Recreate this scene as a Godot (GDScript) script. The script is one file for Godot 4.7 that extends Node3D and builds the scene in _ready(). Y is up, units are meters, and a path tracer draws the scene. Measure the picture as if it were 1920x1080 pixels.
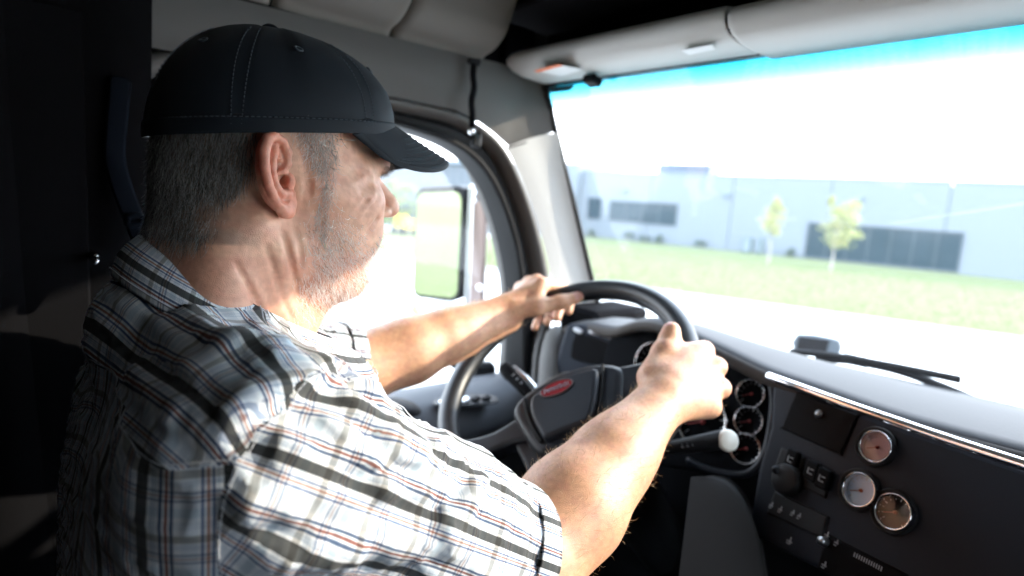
extends Node3D
# A driver at the wheel of a truck cab. Truck axes: +x passenger side, y up, -z forward; the road is y = 0.

const LENS := 1100.0          # focal length in pixels of the 1920 x 1080 frame
const EYE := Vector3(0, 2.45, 0)
var eye_basis: Basis
var rng := RandomNumberGenerator.new()
var used := {}
var M := {}
var NZ := {}

# ---------- survey helpers: sight lines of the frame cut with real planes of the truck ----------
func sight(px: float, py: float) -> Vector3:
	return eye_basis * Vector3((px - 960.0) / LENS, (540.0 - py) / LENS, -1.0)
func at(px: float, py: float, d: float) -> Vector3:
	return EYE + sight(px, py) * d
func onx(px: float, py: float, x: float) -> Vector3:
	var r := sight(px, py)
	return EYE + r * ((x - EYE.x) / r.x)
func ony(px: float, py: float, y: float) -> Vector3:
	var r := sight(px, py)
	return EYE + r * ((y - EYE.y) / r.y)
func onz(px: float, py: float, z: float) -> Vector3:
	var r := sight(px, py)
	return EYE + r * ((z - EYE.z) / r.z)
func onp(px: float, py: float, q: Vector3, n: Vector3) -> Vector3:
	var r := sight(px, py)
	return EYE + r * ((q - EYE).dot(n) / r.dot(n))

# ---------- naming ----------
func numbered(called: String) -> String:
	if not used.has(called):
		used[called] = 0
		return called
	used[called] += 1
	return "%s_%03d" % [called, used[called]]
func tag(o: Node, label: String, category := "", group := "", kind := "") -> Node:
	if label: o.set_meta("label", label)
	if category: o.set_meta("category", category)
	if group: o.set_meta("group", group)
	if kind: o.set_meta("kind", kind)
	return o
func thing(called: String, label: String, category: String, where := Vector3.ZERO, group := "") -> Node3D:
	var o := Node3D.new()
	o.name = numbered(called)
	o.position = where
	add_child(o, true)
	tag(o, label, category, group)
	return o

# ---------- mesh building ----------
class Mb:
	var v := PackedVector3Array()
	var n := PackedVector3Array()
	var t := PackedVector2Array()
	var c := PackedColorArray()
	var i := PackedInt32Array()
	func tri_flat(a: Vector3, b: Vector3, d: Vector3, out: Vector3) -> void:
		var nn := (b - a).cross(d - a)
		if nn.length_squared() < 1e-18: return
		nn = nn.normalized()
		if nn.dot(out) < 0: nn = -nn
		var k := v.size()
		for p in [a, b, d]:
			v.append(p); n.append(nn); t.append(Vector2(p.x + p.z, p.y))
		i.append_array([k, k + 1, k + 2])
	func quad_flat(a: Vector3, b: Vector3, d: Vector3, e: Vector3, out: Vector3) -> void:
		tri_flat(a, b, d, out); tri_flat(a, d, e, out)
	# a lattice of points, rows x columns, smooth
	func lattice(p: PackedVector3Array, rows: int, cols: int, wrap: bool, uv := Vector2.ONE, flip := false) -> void:
		var k := v.size()
		var nr := PackedVector3Array()
		nr.resize(rows * cols)
		var q := PackedInt32Array()
		var last := cols if wrap else cols - 1
		for r in rows - 1:
			for s in last:
				var s2 := (s + 1) % cols
				var a := r * cols + s
				var b := r * cols + s2
				var d := (r + 1) * cols + s
				var e := (r + 1) * cols + s2
				var fn := (p[e] - p[a]).cross(p[d] - p[b])
				if flip: fn = -fn
				nr[a] += fn; nr[b] += fn; nr[d] += fn; nr[e] += fn
				q.append_array([a, b, e, a, e, d])
		for r in rows:
			for s in cols:
				v.append(p[r * cols + s])
				n.append(nr[r * cols + s].normalized() if nr[r * cols + s].length_squared() > 1e-20 else Vector3.UP)
				t.append(Vector2(uv.x * s / maxf(1, cols - 1), uv.y * r / maxf(1, rows - 1)))
		for x in q: i.append(k + x)
	func tube(pts: PackedVector3Array, rad: Array, sides := 10, closed := false, squash := Vector2.ONE, up := Vector3.UP) -> void:
		var m := pts.size()
		var p := PackedVector3Array()
		var rows := m + 1 if closed else m
		for a in rows:
			var j := a % m
			var prev := pts[(j - 1 + m) % m] if closed or j > 0 else pts[0]
			var next := pts[(j + 1) % m] if closed or j < m - 1 else pts[m - 1]
			var dir := (next - prev).normalized()
			var sx := dir.cross(up)
			if sx.length() < 0.05: sx = dir.cross(Vector3(0.3, 0.1, 1))
			sx = sx.normalized()
			var sy := sx.cross(dir).normalized()
			var r: float = rad[mini(j, rad.size() - 1)]
			for s in sides:
				var g := TAU * s / sides
				p.append(pts[j] + sx * (cos(g) * r * squash.x) + sy * (sin(g) * r * squash.y))
		if not closed:      # close the ends with small domes
			var q := PackedVector3Array()
			var d0: Vector3 = (pts[0] - pts[1]).normalized() * rad[0] * 0.35
			var d1: Vector3 = (pts[m - 1] - pts[m - 2]).normalized() * rad[mini(m - 1, rad.size() - 1)] * 0.35
			for s in sides: q.append(pts[0] + d0)
			for s in sides: q.append(p[s].lerp(pts[0], 0.35) + d0 * 0.75)
			q.append_array(p)
			for s in sides: q.append(p[(m - 1) * sides + s].lerp(pts[m - 1], 0.35) + d1 * 0.75)
			for s in sides: q.append(pts[m - 1] + d1)
			p = q
			rows += 4
		lattice(p, rows, sides, true, Vector2(1, m), false)
		fix_out(v.size() - rows * sides, pts)
	func fix_out(from: int, pts: PackedVector3Array) -> void:
		# turn the normals of the last tube away from its axis
		var mid := from + int((v.size() - from) / 2.0)
		var best := 0
		for k in pts.size():
			if pts[k].distance_squared_to(v[mid]) < pts[best].distance_squared_to(v[mid]): best = k
		if n[mid].dot(v[mid] - pts[best]) < 0:
			for k in range(from, n.size()): n[k] = -n[k]
	func lathe(prof: Array, xf: Transform3D, segs := 24) -> void:   # profile: Vector2(radius, height along local z)
		var p := PackedVector3Array()
		for q in prof:
			for s in segs:
				var g := TAU * s / segs
				p.append(xf * Vector3(cos(g) * q.x, sin(g) * q.x, q.y))
		var from := v.size()
		lattice(p, prof.size(), segs, true)
		var flip := 0.0
		var c0 := xf.origin
		for k in range(from, v.size()):
			var z := xf.basis.z.normalized()
			var rr := (v[k] - c0) - z * z.dot(v[k] - c0)
			flip += n[k].dot(rr.normalized() + z * 0.5) if rr.length() > 1e-6 else 0.0
		if flip < 0:
			for k in range(from, n.size()): n[k] = -n[k]
	func box(xf: Transform3D, size: Vector3, bevel := 0.004) -> void:
		var h := size / 2.0
		var b := minf(bevel, minf(h.x, minf(h.y, h.z)) * 0.9)
		var e := h - Vector3(b, b, b)
		var bs := xf.basis
		for ax in 3:
			var a1 := (ax + 1) % 3
			var a2 := (ax + 2) % 3
			for s in [-1.0, 1.0]:
				var q := []
				for w in [[-1, -1], [1, -1], [1, 1], [-1, 1]]:
					var p := Vector3.ZERO
					p[ax] = s * h[ax]; p[a1] = w[0] * e[a1]; p[a2] = w[1] * e[a2]
					q.append(xf * p)
				var o := Vector3.ZERO
				o[ax] = s
				quad_flat(q[0], q[1], q[2], q[3], bs * o)
			for s1 in [-1.0, 1.0]:
				for s2 in [-1.0, 1.0]:
					var q := []
					for w in [[-1, 0], [1, 0], [1, 1], [-1, 1]]:
						var p := Vector3.ZERO
						p[ax] = w[0] * e[ax]
						p[a1] = s1 * (h[a1] if w[1] == 0 else e[a1])
						p[a2] = s2 * (e[a2] if w[1] == 0 else h[a2])
						q.append(xf * p)
					var o := Vector3.ZERO
					o[a1] = s1; o[a2] = s2
					quad_flat(q[0], q[1], q[2], q[3], bs * o)
		for sx in [-1.0, 1.0]:
			for sy in [-1.0, 1.0]:
				for sz in [-1.0, 1.0]:
					tri_flat(xf * Vector3(sx * h.x, sy * e.y, sz * e.z), xf * Vector3(sx * e.x, sy * h.y, sz * e.z), xf * Vector3(sx * e.x, sy * e.y, sz * h.z), bs * Vector3(sx, sy, sz))
	# a flat outline given in space (all points near one plane), thickened along -normal, its front edge rounded
	func slab(pts: PackedVector3Array, nrm: Vector3, thick: float, bevel := 0.004, steps := 3) -> void:
		var m := pts.size()
		var nn := nrm.normalized()
		var ex := (pts[1] - pts[0]).normalized()
		ex = (ex - nn * ex.dot(nn)).normalized()
		var ey := nn.cross(ex)
		var flat := PackedVector2Array()
		for p in pts: flat.append(Vector2((p - pts[0]).dot(ex), (p - pts[0]).dot(ey)))
		var area := 0.0
		for k in m: area += flat[k].cross(flat[(k + 1) % m])
		var sg := 1.0 if area > 0 else -1.0
		var off := PackedVector2Array()
		for k in m:
			var d0 := (flat[k] - flat[(k - 1 + m) % m]).normalized()
			var d1 := (flat[(k + 1) % m] - flat[k]).normalized()
			var n0 := Vector2(-d0.y, d0.x) * sg
			var n1 := Vector2(-d1.y, d1.x) * sg
			var bi := (n0 + n1)
			bi = bi / maxf(0.35, bi.length_squared() / 2.0) if bi.length() > 0.05 else n0
			off.append(bi)
		var rings := []
		for s in steps + 1:
			var g := PI / 2 * s / steps
			rings.append([bevel * (1 - cos(g)), -bevel * (1 - sin(g))] if bevel > 0 else [0.0, 0.0])
		var rows := []
		var back := PackedVector3Array()
		var low := PackedVector3Array()
		for k in m: back.append(pts[k] - nn * thick)
		rows.append(back)
		for q in rings:
			var row := PackedVector3Array()
			for k in m:
				var f: Vector2 = flat[k] + off[k] * q[0]
				row.append(pts[k] + ex * (f.x - flat[k].x) + ey * (f.y - flat[k].y) + nn * q[1])
			rows.append(row)
		# sides
		for r in rows.size() - 1:
			for k in m:
				var k2 := (k + 1) % m
				var side := ex * -off[k].x + ey * -off[k].y
				quad_flat(rows[r][k], rows[r][k2], rows[r + 1][k2], rows[r + 1][k], side + nn * 0.4 * (1.0 if r > 0 else 0.0))
		var top := PackedVector2Array()
		var lastrow: PackedVector3Array = rows[rows.size() - 1]
		for p in lastrow: top.append(Vector2((p - pts[0]).dot(ex), (p - pts[0]).dot(ey)))
		var idx := Geometry2D.triangulate_polygon(top)
		if idx.is_empty(): idx = Geometry2D.triangulate_polygon(flat)
		for k in range(0, idx.size(), 3):
			tri_flat(lastrow[idx[k]], lastrow[idx[k + 1]], lastrow[idx[k + 2]], nn)
			tri_flat(back[idx[k]], back[idx[k + 1]], back[idx[k + 2]], -nn)
	func mesh() -> ArrayMesh:
		# front faces run clockwise: turn each triangle to agree with its normals
		for k in range(0, i.size(), 3):
			var a := i[k]; var b := i[k + 1]; var d := i[k + 2]
			if (v[b] - v[a]).cross(v[d] - v[a]).dot(n[a] + n[b] + n[d]) > 0:
				i[k + 1] = d; i[k + 2] = b
		var arr := []
		arr.resize(Mesh.ARRAY_MAX)
		arr[Mesh.ARRAY_VERTEX] = v
		arr[Mesh.ARRAY_NORMAL] = n
		if t.size() == v.size(): arr[Mesh.ARRAY_TEX_UV] = t
		if c.size() == v.size(): arr[Mesh.ARRAY_COLOR] = c
		arr[Mesh.ARRAY_INDEX] = i
		var am := ArrayMesh.new()
		am.add_surface_from_arrays(Mesh.PRIMITIVE_TRIANGLES, arr)
		return am

func put(called: String, mb: Mb, m: Material, parent: Node = null) -> MeshInstance3D:
	var o := MeshInstance3D.new()
	o.mesh = mb.mesh()
	o.material_override = m
	if parent == null:
		o.name = numbered(called)
		add_child(o, true)
	else:
		o.name = called
		if parent.has_node(NodePath(called)):
			var k := 1
			while parent.has_node(NodePath("%s_%03d" % [called, k])): k += 1
			o.name = "%s_%03d" % [called, k]
		parent.add_child(o, true)
		var p := parent
		var shift := Transform3D.IDENTITY
		while p is Node3D and p != self:
			shift = p.transform * shift
			p = p.get_parent()
		o.transform = shift.affine_inverse()
	return o

func smooth_path(p: Array, per := 6, closed := false) -> PackedVector3Array:
	var out := PackedVector3Array()
	var m := p.size()
	var segs := m if closed else m - 1
	for k in segs:
		var a: Vector3 = p[(k - 1 + m) % m] if closed or k > 0 else p[0]
		var b: Vector3 = p[k]
		var c: Vector3 = p[(k + 1) % m]
		var d: Vector3 = p[(k + 2) % m] if closed or k + 2 < m else p[m - 1]
		for s in per: out.append(b.cubic_interpolate(c, a, d, float(s) / per))
	if not closed: out.append(p[m - 1])
	return out
func frame_z(origin: Vector3, z: Vector3, up := Vector3.UP) -> Transform3D:
	var zz := z.normalized()
	var xx := up.cross(zz)
	if xx.length() < 0.01: xx = Vector3.RIGHT.cross(zz)
	xx = xx.normalized()
	return Transform3D(Basis(xx, zz.cross(xx), zz), origin)

# ---------- a field of blended round shapes, meshed as surface nets ----------
class Field:
	var o: Vector3
	var h: float
	var nx: int
	var ny: int
	var nz: int
	var f := PackedFloat32Array()
	func _init(lo: Vector3, hi: Vector3, cell: float) -> void:
		o = lo; h = cell
		nx = int((hi.x - lo.x) / cell) + 1
		ny = int((hi.y - lo.y) / cell) + 1
		nz = int((hi.z - lo.z) / cell) + 1
		f.resize(nx * ny * nz)
		f.fill(0.5)
	func span(lo: Vector3, hi: Vector3) -> Array:
		return [clampi(int((lo.x - o.x) / h), 0, nx), clampi(int((hi.x - o.x) / h) + 2, 0, nx), clampi(int((lo.y - o.y) / h), 0, ny), clampi(int((hi.y - o.y) / h) + 2, 0, ny), clampi(int((lo.z - o.z) / h), 0, nz), clampi(int((hi.z - o.z) / h) + 2, 0, nz)]
	func cap(a: Vector3, b: Vector3, ra: float, rb: float, k := 0.01, cut := false) -> void:
		var m := maxf(ra, rb) + maxf(k, h * 3.0)
		var mv := Vector3(m, m, m)
		var s := span(a.min(b) - mv, a.max(b) + mv)
		var ab := b - a
		var inv := 1.0 / maxf(ab.length_squared(), 1e-12)
		var k4 := 0.25 / k
		for z in range(s[4], s[5]):
			var pz := o.z + z * h - a.z
			for y in range(s[2], s[3]):
				var py := o.y + y * h - a.y
				var row := (z * ny + y) * nx
				var base := py * ab.y + pz * ab.z
				for x in range(s[0], s[1]):
					var px := o.x + x * h - a.x
					var tt := clampf((px * ab.x + base) * inv, 0.0, 1.0)
					var dx := px - ab.x * tt
					var dy := py - ab.y * tt
					var dz := pz - ab.z * tt
					var d := sqrt(dx * dx + dy * dy + dz * dz) - ra - (rb - ra) * tt
					var e := f[row + x]
					if cut:
						d = -d
						var q := k - absf(e - d)
						f[row + x] = maxf(e, d) + (q * q * k4 if q > 0.0 else 0.0)
					else:
						var q := k - absf(e - d)
						f[row + x] = minf(e, d) - (q * q * k4 if q > 0.0 else 0.0)
	func ell(c: Vector3, r: Vector3, k := 0.01, turn := Basis.IDENTITY, cut := false) -> void:
		var m := maxf(r.x, maxf(r.y, r.z)) + maxf(k, h * 3.0)
		var mv := Vector3(m, m, m)
		if turn == Basis.IDENTITY: mv = r + Vector3.ONE * maxf(k, h * 3.0)
		var s := span(c - mv, c + mv)
		var inv := turn.transposed()
		var k4 := 0.25 / k
		var ir := Vector3(1.0 / r.x, 1.0 / r.y, 1.0 / r.z)
		for z in range(s[4], s[5]):
			for y in range(s[2], s[3]):
				var row := (z * ny + y) * nx
				for x in range(s[0], s[1]):
					var p := (inv * (Vector3(o.x + x * h, o.y + y * h, o.z + z * h) - c)) * ir
					var k0 := p.length()
					var k1 := (p * ir).length()
					var d := k0 * (k0 - 1.0) / maxf(k1, 1e-5)
					var e := f[row + x]
					if cut:
						d = -d
						var q := k - absf(e - d)
						f[row + x] = maxf(e, d) + (q * q * k4 if q > 0.0 else 0.0)
					else:
						var q := k - absf(e - d)
						f[row + x] = minf(e, d) - (q * q * k4 if q > 0.0 else 0.0)
	func chain(p: Array, r: Array, k := 0.006) -> void:
		for j in p.size() - 1: cap(p[j], p[j + 1], r[j], r[j + 1], k)
	func grad(p: Vector3) -> Vector3:
		var q := (p - o) / h
		var x := clampi(roundi(q.x), 1, nx - 2)
		var y := clampi(roundi(q.y), 1, ny - 2)
		var z := clampi(roundi(q.z), 1, nz - 2)
		var k := (z * ny + y) * nx + x
		return Vector3(f[k + 1] - f[k - 1], f[k + nx] - f[k - nx], f[k + nx * ny] - f[k - nx * ny])
	func net(mb: Mb, xf := Transform3D.IDENTITY) -> void:
		var ids := PackedInt32Array()
		ids.resize(f.size())
		ids.fill(-1)
		var sy := nx
		var sz := nx * ny
		var k0 := mb.v.size()
		var offs := [0, 1, sy, sy + 1, sz, sz + 1, sz + sy, sz + sy + 1]
		for z in nz - 1:
			for y in ny - 1:
				var row := (z * ny + y) * nx
				for x in nx - 1:
					var b := row + x
					var f0 := f[b]
					if f0 > h * 2.0 or f0 < -h * 2.0: continue
					var s0 := f0 < 0.0
					if s0 == (f[b + 1] < 0.0) and s0 == (f[b + sy] < 0.0) and s0 == (f[b + sy + 1] < 0.0) and s0 == (f[b + sz] < 0.0) and s0 == (f[b + sz + 1] < 0.0) and s0 == (f[b + sz + sy] < 0.0) and s0 == (f[b + sz + sy + 1] < 0.0): continue
					var acc := Vector3.ZERO
					var cnt := 0
					for e in [[0, 1], [2, 3], [4, 5], [6, 7], [0, 2], [1, 3], [4, 6], [5, 7], [0, 4], [1, 5], [2, 6], [3, 7]]:
						var fa := f[b + offs[e[0]]]
						var fb := f[b + offs[e[1]]]
						if (fa < 0.0) == (fb < 0.0): continue
						var tt := fa / (fa - fb)
						var ca := Vector3(e[0] & 1, (e[0] >> 1) & 1, e[0] >> 2)
						var cb := Vector3(e[1] & 1, (e[1] >> 1) & 1, e[1] >> 2)
						acc += ca.lerp(cb, tt)
						cnt += 1
					ids[b] = mb.v.size()
					mb.v.append(o + (Vector3(x, y, z) + acc / cnt) * h)
		for z in range(1, nz - 1):
			for y in range(1, ny - 1):
				var row := (z * ny + y) * nx
				for x in range(1, nx - 1):
					var b := row + x
					if ids[b] < 0: continue
					var s0 := f[b] < 0.0
					if s0 != (f[b + 1] < 0.0): quad(mb, ids[b], ids[b - sy], ids[b - sy - sz], ids[b - sz])
					if s0 != (f[b + sy] < 0.0): quad(mb, ids[b], ids[b - 1], ids[b - 1 - sz], ids[b - sz])
					if s0 != (f[b + sz] < 0.0): quad(mb, ids[b], ids[b - 1], ids[b - 1 - sy], ids[b - sy])
		# normals: mesh normals, turned by the field
		var acc2 := PackedVector3Array()
		acc2.resize(mb.v.size() - k0)
		for q in range(0, mb.i.size(), 3):
			if mb.i[q] < k0: continue
			var a := mb.i[q]; var b := mb.i[q + 1]; var c := mb.i[q + 2]
			var fn := (mb.v[b] - mb.v[a]).cross(mb.v[c] - mb.v[a])
			if fn.dot(grad((mb.v[a] + mb.v[b] + mb.v[c]) / 3.0)) < 0: fn = -fn
			acc2[a - k0] += fn; acc2[b - k0] += fn; acc2[c - k0] += fn
		for q in acc2.size():
			mb.v[k0 + q] = xf * mb.v[k0 + q]
			mb.n.append((xf.basis * acc2[q]).normalized())
			mb.t.append(Vector2.ZERO)
	func quad(mb: Mb, a: int, b: int, c: int, d: int) -> void:
		if a < 0 or b < 0 or c < 0 or d < 0: return
		mb.i.append_array([a, b, c, a, c, d])

# ---------- materials ----------
func noise_tex(key: String, freq: float, size := 256, kind := FastNoiseLite.TYPE_SIMPLEX_SMOOTH, octaves := 4, cell := false) -> ImageTexture:
	if NZ.has(key): return NZ[key]
	var nz := FastNoiseLite.new()
	nz.seed = hash(key) % 1000
	nz.noise_type = FastNoiseLite.TYPE_CELLULAR if cell else kind
	nz.frequency = freq
	nz.fractal_octaves = octaves
	if cell: nz.cellular_return_type = FastNoiseLite.RETURN_DISTANCE
	var im := nz.get_seamless_image(size, size, false, false, 0.15, true)
	im.generate_mipmaps()
	NZ[key] = ImageTexture.create_from_image(im)
	return NZ[key]
func tint_tex(key: String, src: String, a: Color, b: Color, pow_ := 1.0) -> ImageTexture:
	if NZ.has(key): return NZ[key]
	var im: Image = NZ[src].get_image().duplicate()
	im.clear_mipmaps()
	im.convert(Image.FORMAT_RGB8)
	for y in im.get_height():
		for x in im.get_width():
			im.set_pixel(x, y, a.lerp(b, pow(im.get_pixel(x, y).r, pow_)).linear_to_srgb())
	NZ[key] = ImageTexture.create_from_image(im)
	return NZ[key]
func lin(r: float, g: float, b: float) -> Color:
	return Color(r, g, b).linear_to_srgb()
func mat(key: String, col: Color, rough := 0.6, metal := 0.0, bump := "", bump_cm := 0.02, scale := 20.0, spec := 0.5) -> StandardMaterial3D:
	var m := StandardMaterial3D.new()
	m.resource_name = key
	m.albedo_color = col.linear_to_srgb()
	m.roughness = rough
	m.metallic = metal
	m.metallic_specular = spec
	if bump:
		m.heightmap_enabled = true
		m.heightmap_texture = NZ[bump]
		m.heightmap_scale = bump_cm
		m.uv1_triplanar = true
		m.uv1_scale = Vector3.ONE * scale
	M[key] = m
	return m
func textured(key: String, tex: Texture2D, rough: float, scale: float, bump := "", bump_cm := 0.02) -> StandardMaterial3D:
	var m := mat(key, Color.WHITE, rough)
	m.albedo_texture = tex
	m.uv1_triplanar = true
	m.uv1_scale = Vector3.ONE * scale
	if bump:
		m.heightmap_enabled = true
		m.heightmap_texture = NZ[bump]
		m.heightmap_scale = bump_cm
	return m
func glass(key: String, alpha: float) -> StandardMaterial3D:
	var m := mat(key, Color(0.9, 0.95, 0.96), 0.02)
	m.transparency = BaseMaterial3D.TRANSPARENCY_ALPHA
	m.albedo_color.a = alpha
	return m

func _ready() -> void:
	rng.seed = 11
	# camera
	var cam := Camera3D.new()
	cam.name = "camera"
	cam.rotation_order = EULER_ORDER_YXZ
	cam.rotation_degrees = Vector3(-7.77, 48.0, 4.3)
	cam.position = EYE
	cam.fov = rad_to_deg(2.0 * atan(540.0 / LENS))
	cam.near = 0.02
	cam.far = 900.0
	var optics := CameraAttributesPhysical.new()
	optics.frustum_focal_length = 35.65
	optics.exposure_aperture = 5.4
	optics.frustum_focus_distance = 0.53
	cam.attributes = optics
	add_child(cam)
	cam.fov = rad_to_deg(2.0 * atan(540.0 / LENS))
	eye_basis = cam.transform.basis
	# sky, air and exposure
	var sky := ProceduralSkyMaterial.new()
	sky.sky_top_color = Color(0.76, 0.83, 0.91)
	sky.sky_horizon_color = Color(0.95, 0.955, 0.96)
	sky.sky_curve = 0.16
	sky.ground_bottom_color = Color(0.5, 0.5, 0.48)
	sky.ground_horizon_color = Color(0.8, 0.82, 0.84)
	sky.sky_energy_multiplier = 1.45
	sky.sun_angle_max = 12.0
	var env := Environment.new()
	env.background_mode = Environment.BG_SKY
	env.sky = Sky.new()
	env.sky.sky_material = sky
	env.tonemap_mode = Environment.TONE_MAPPER_LINEAR
	env.tonemap_exposure = 5.4
	env.sdfgi_enabled = true
	env.ssao_enabled = true
	env.ssil_enabled = true
	env.fog_enabled = true
	env.fog_density = 0.0009
	env.fog_light_color = Color(0.85, 0.93, 1.0)
	var we := WorldEnvironment.new()
	we.name = "sky"
	we.environment = env
	add_child(we)
	# sun: low, ahead of the truck and to its right
	var sun := DirectionalLight3D.new()
	sun.name = "sun"
	sun.light_energy = 0.6
	sun.light_color = Color(1.0, 0.95, 0.86)
	sun.light_angular_distance = 0.9
	sun.shadow_enabled = true
	var az := deg_to_rad(33.0)
	var el := deg_to_rad(19.5)
	var to_sun := Vector3(sin(az) * cos(el), sin(el), -cos(az) * cos(el))
	add_child(sun)
	sun.look_at_from_position(Vector3.ZERO, -to_sun)
	make_materials()
	build_outside()
	build_cab()
	build_dash()
	build_wheel()
	build_driver()

func make_materials() -> void:
	noise_tex("grain", 0.09, 256)
	noise_tex("fine", 0.25, 256)
	noise_tex("broad", 0.02, 256)
	noise_tex("pores", 0.11, 256, FastNoiseLite.TYPE_CELLULAR, 2, true)
	noise_tex("leather", 0.06, 256, FastNoiseLite.TYPE_CELLULAR, 2, true)
	mat("black_rubber", Color(0.012, 0.012, 0.013), 0.65, 0.0, "grain", 0.01, 14)
	mat("black_plastic", Color(0.009, 0.010, 0.012), 0.5, 0.0, "leather", 0.012, 12)
	mat("gloss_black", Color(0.004, 0.004, 0.005), 0.5)
	mat("wheel_leather", Color(0.010, 0.012, 0.015), 0.42, 0.0, "leather", 0.01, 22)
	mat("pad_plastic", Color(0.012, 0.015, 0.021), 0.42, 0.0, "leather", 0.008, 16)
	mat("dash_dark", Color(0.013, 0.0175, 0.027), 0.55, 0.0, "leather", 0.012, 12)
	mat("dash_top", Color(0.05, 0.05, 0.053), 0.62, 0.0, "leather", 0.015, 10)
	mat("grey_trim", Color(0.115, 0.11, 0.105), 0.7, 0.0, "grain", 0.01, 10)
	mat("dark_trim", Color(0.035, 0.034, 0.034), 0.8, 0.0, "grain", 0.02, 12)
	mat("light_trim", Color(0.56, 0.55, 0.51), 0.6, 0.0, "grain", 0.008, 10)
	mat("pillar_trim", Color(0.50, 0.49, 0.465), 0.55, 0.0, "grain", 0.008, 10)
	mat("headliner", Color(0.17, 0.158, 0.14), 0.9, 0.0, "grain", 0.02, 16)
	mat("door_grey", Color(0.07, 0.075, 0.085), 0.6, 0.0, "leather", 0.012, 12)
	mat("black_cloth", Color(0.006, 0.006, 0.007), 0.95, 0.0, "fine", 0.02, 8)
	mat("belt_web", Color(0.005, 0.007, 0.011), 0.8, 0.0, "fine", 0.02, 20)
	mat("chrome", Color(0.85, 0.85, 0.87), 0.1, 1.0)
	mat("satin_metal", Color(0.55, 0.56, 0.58), 0.3, 1.0)
	mat("dull_chrome", Color(0.16, 0.125, 0.12), 0.28, 1.0)
	mat("mirror_glass", Color(0.92, 0.94, 0.94), 0.03, 1.0)
	mat("gauge_face", Color(0.005, 0.0055, 0.007), 0.75)
	mat("white_print", Color(0.34, 0.36, 0.38), 0.6)
	mat("red_print", Color(0.22, 0.01, 0.01), 0.5)
	mat("red_badge", Color(0.33, 0.008, 0.015), 0.25)
	mat("knob_ivory", Color(0.78, 0.77, 0.68), 0.4)
	mat("orange_print", Color(0.8, 0.18, 0.05), 0.6)
	mat("paper_white", Color(0.75, 0.75, 0.73), 0.7)
	glass("window_glass", 0.018)
	glass("gauge_glass", 0.02)
	var tg := mat("tinted_glass", Color(1, 1, 1), 0.0)
	tg.vertex_color_use_as_albedo = true
	tg.refraction_enabled = true
	tg.refraction_scale = 0.002
	tg.transparency = BaseMaterial3D.TRANSPARENCY_ALPHA
	tg.albedo_color.a = 0.0
	var sc := mat("navy_cap", Color(0.008, 0.0115, 0.016), 0.7, 0.0, "fine", 0.012, 24)
	sc.rim_enabled = true
	sc.rim = 0.25
	mat("cap_thread", Color(0.05, 0.065, 0.08), 0.8)
	var sk := mat("skin", Color(1, 1, 1), 0.46, 0.0, "pores", 0.030, 46, 0.5)
	sk.vertex_color_use_as_albedo = true
	sk.subsurf_scatter_enabled = true
	sk.subsurf_scatter_strength = 0.18
	var hair := mat("hair", Color(1, 1, 1), 0.45)
	hair.vertex_color_use_as_albedo = true
	hair.backlight_enabled = true
	hair.backlight = Color(0.5, 0.5, 0.5)
	mat("eye_white", Color(0.7, 0.68, 0.66), 0.15)
	mat("iris", Color(0.05, 0.08, 0.1), 0.1)
	mat("trouser", Color(0.012, 0.013, 0.018), 0.9, 0.0, "fine", 0.03, 8)
	mat("seam_thread", Color(0.50, 0.52, 0.56), 0.9)
	mat("button", Color(0.35, 0.27, 0.18), 0.35)
	for q in [["black_cloth", 0.12], ["navy_cap", 0.3], ["dash_dark", 0.3], ["black_rubber", 0.3], ["gauge_face", 0.12], ["headliner", 0.2], ["grey_trim", 0.3], ["dark_trim", 0.25], ["black_plastic", 0.35], ["door_grey", 0.35], ["trouser", 0.1], ["belt_web", 0.12], ["gloss_black", 0.16], ["pad_plastic", 0.4], ["dash_top", 0.3]]: M[q[0]].metallic_specular = q[1]
	# outdoors
	textured("concrete", noise_and_tint("concrete_c", "broad", Color(0.50, 0.49, 0.47), Color(0.62, 0.61, 0.59)), 0.9, 0.13, "grain", 0.2)
	textured("asphalt", noise_and_tint("asphalt_c", "broad", Color(0.30, 0.30, 0.31), Color(0.38, 0.38, 0.38)), 0.9, 0.1, "grain", 0.3)
	textured("grass_mat", noise_and_tint("grass_c", "grain", Color(0.078, 0.094, 0.022), Color(0.096, 0.110, 0.030)), 0.95, 0.11, "fine", 0.3)
	mat("blade", Color(0.086, 0.108, 0.022), 0.8)
	mat("wall_white", Color(0.140, 0.160, 0.178), 0.85, 0.0, "broad", 0.5, 0.2)
	mat("wall_grey", Color(0.122, 0.143, 0.162), 0.85, 0.0, "broad", 0.5, 0.2)
	mat("coping", Color(0.13, 0.16, 0.19), 0.6)
	mat("unit_metal", Color(0.05, 0.065, 0.09), 0.6)
	mat("frame_dark", Color(0.05, 0.06, 0.07), 0.5)
	mat("window_dark", Color(0.006, 0.02, 0.026), 0.08)
	M.window_dark.metallic_specular = 0.3
	mat("bark", Color(0.3, 0.27, 0.24), 0.9, 0.0, "grain", 0.5, 3)
	var lf := mat("leaf_yellow", Color(1, 1, 1), 0.6)
	lf.vertex_color_use_as_albedo = true
	lf.backlight_enabled = true
	lf.backlight = Color(0.5, 0.55, 0.15)
	mat("shrub_leaf", Color(0.04, 0.07, 0.035), 0.8)
	mat("yellow_paint", Color(0.7, 0.5, 0.05), 0.5)
	mat("blue_paint", Color(0.03, 0.1, 0.25), 0.4)
	mat("tyre", Color(0.015, 0.015, 0.015), 0.9)
	mat("corrugated", Color(0.085, 0.098, 0.112), 0.6)

func noise_and_tint(key: String, src: String, a: Color, b: Color) -> ImageTexture:
	return tint_tex(key, src, a, b)

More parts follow.
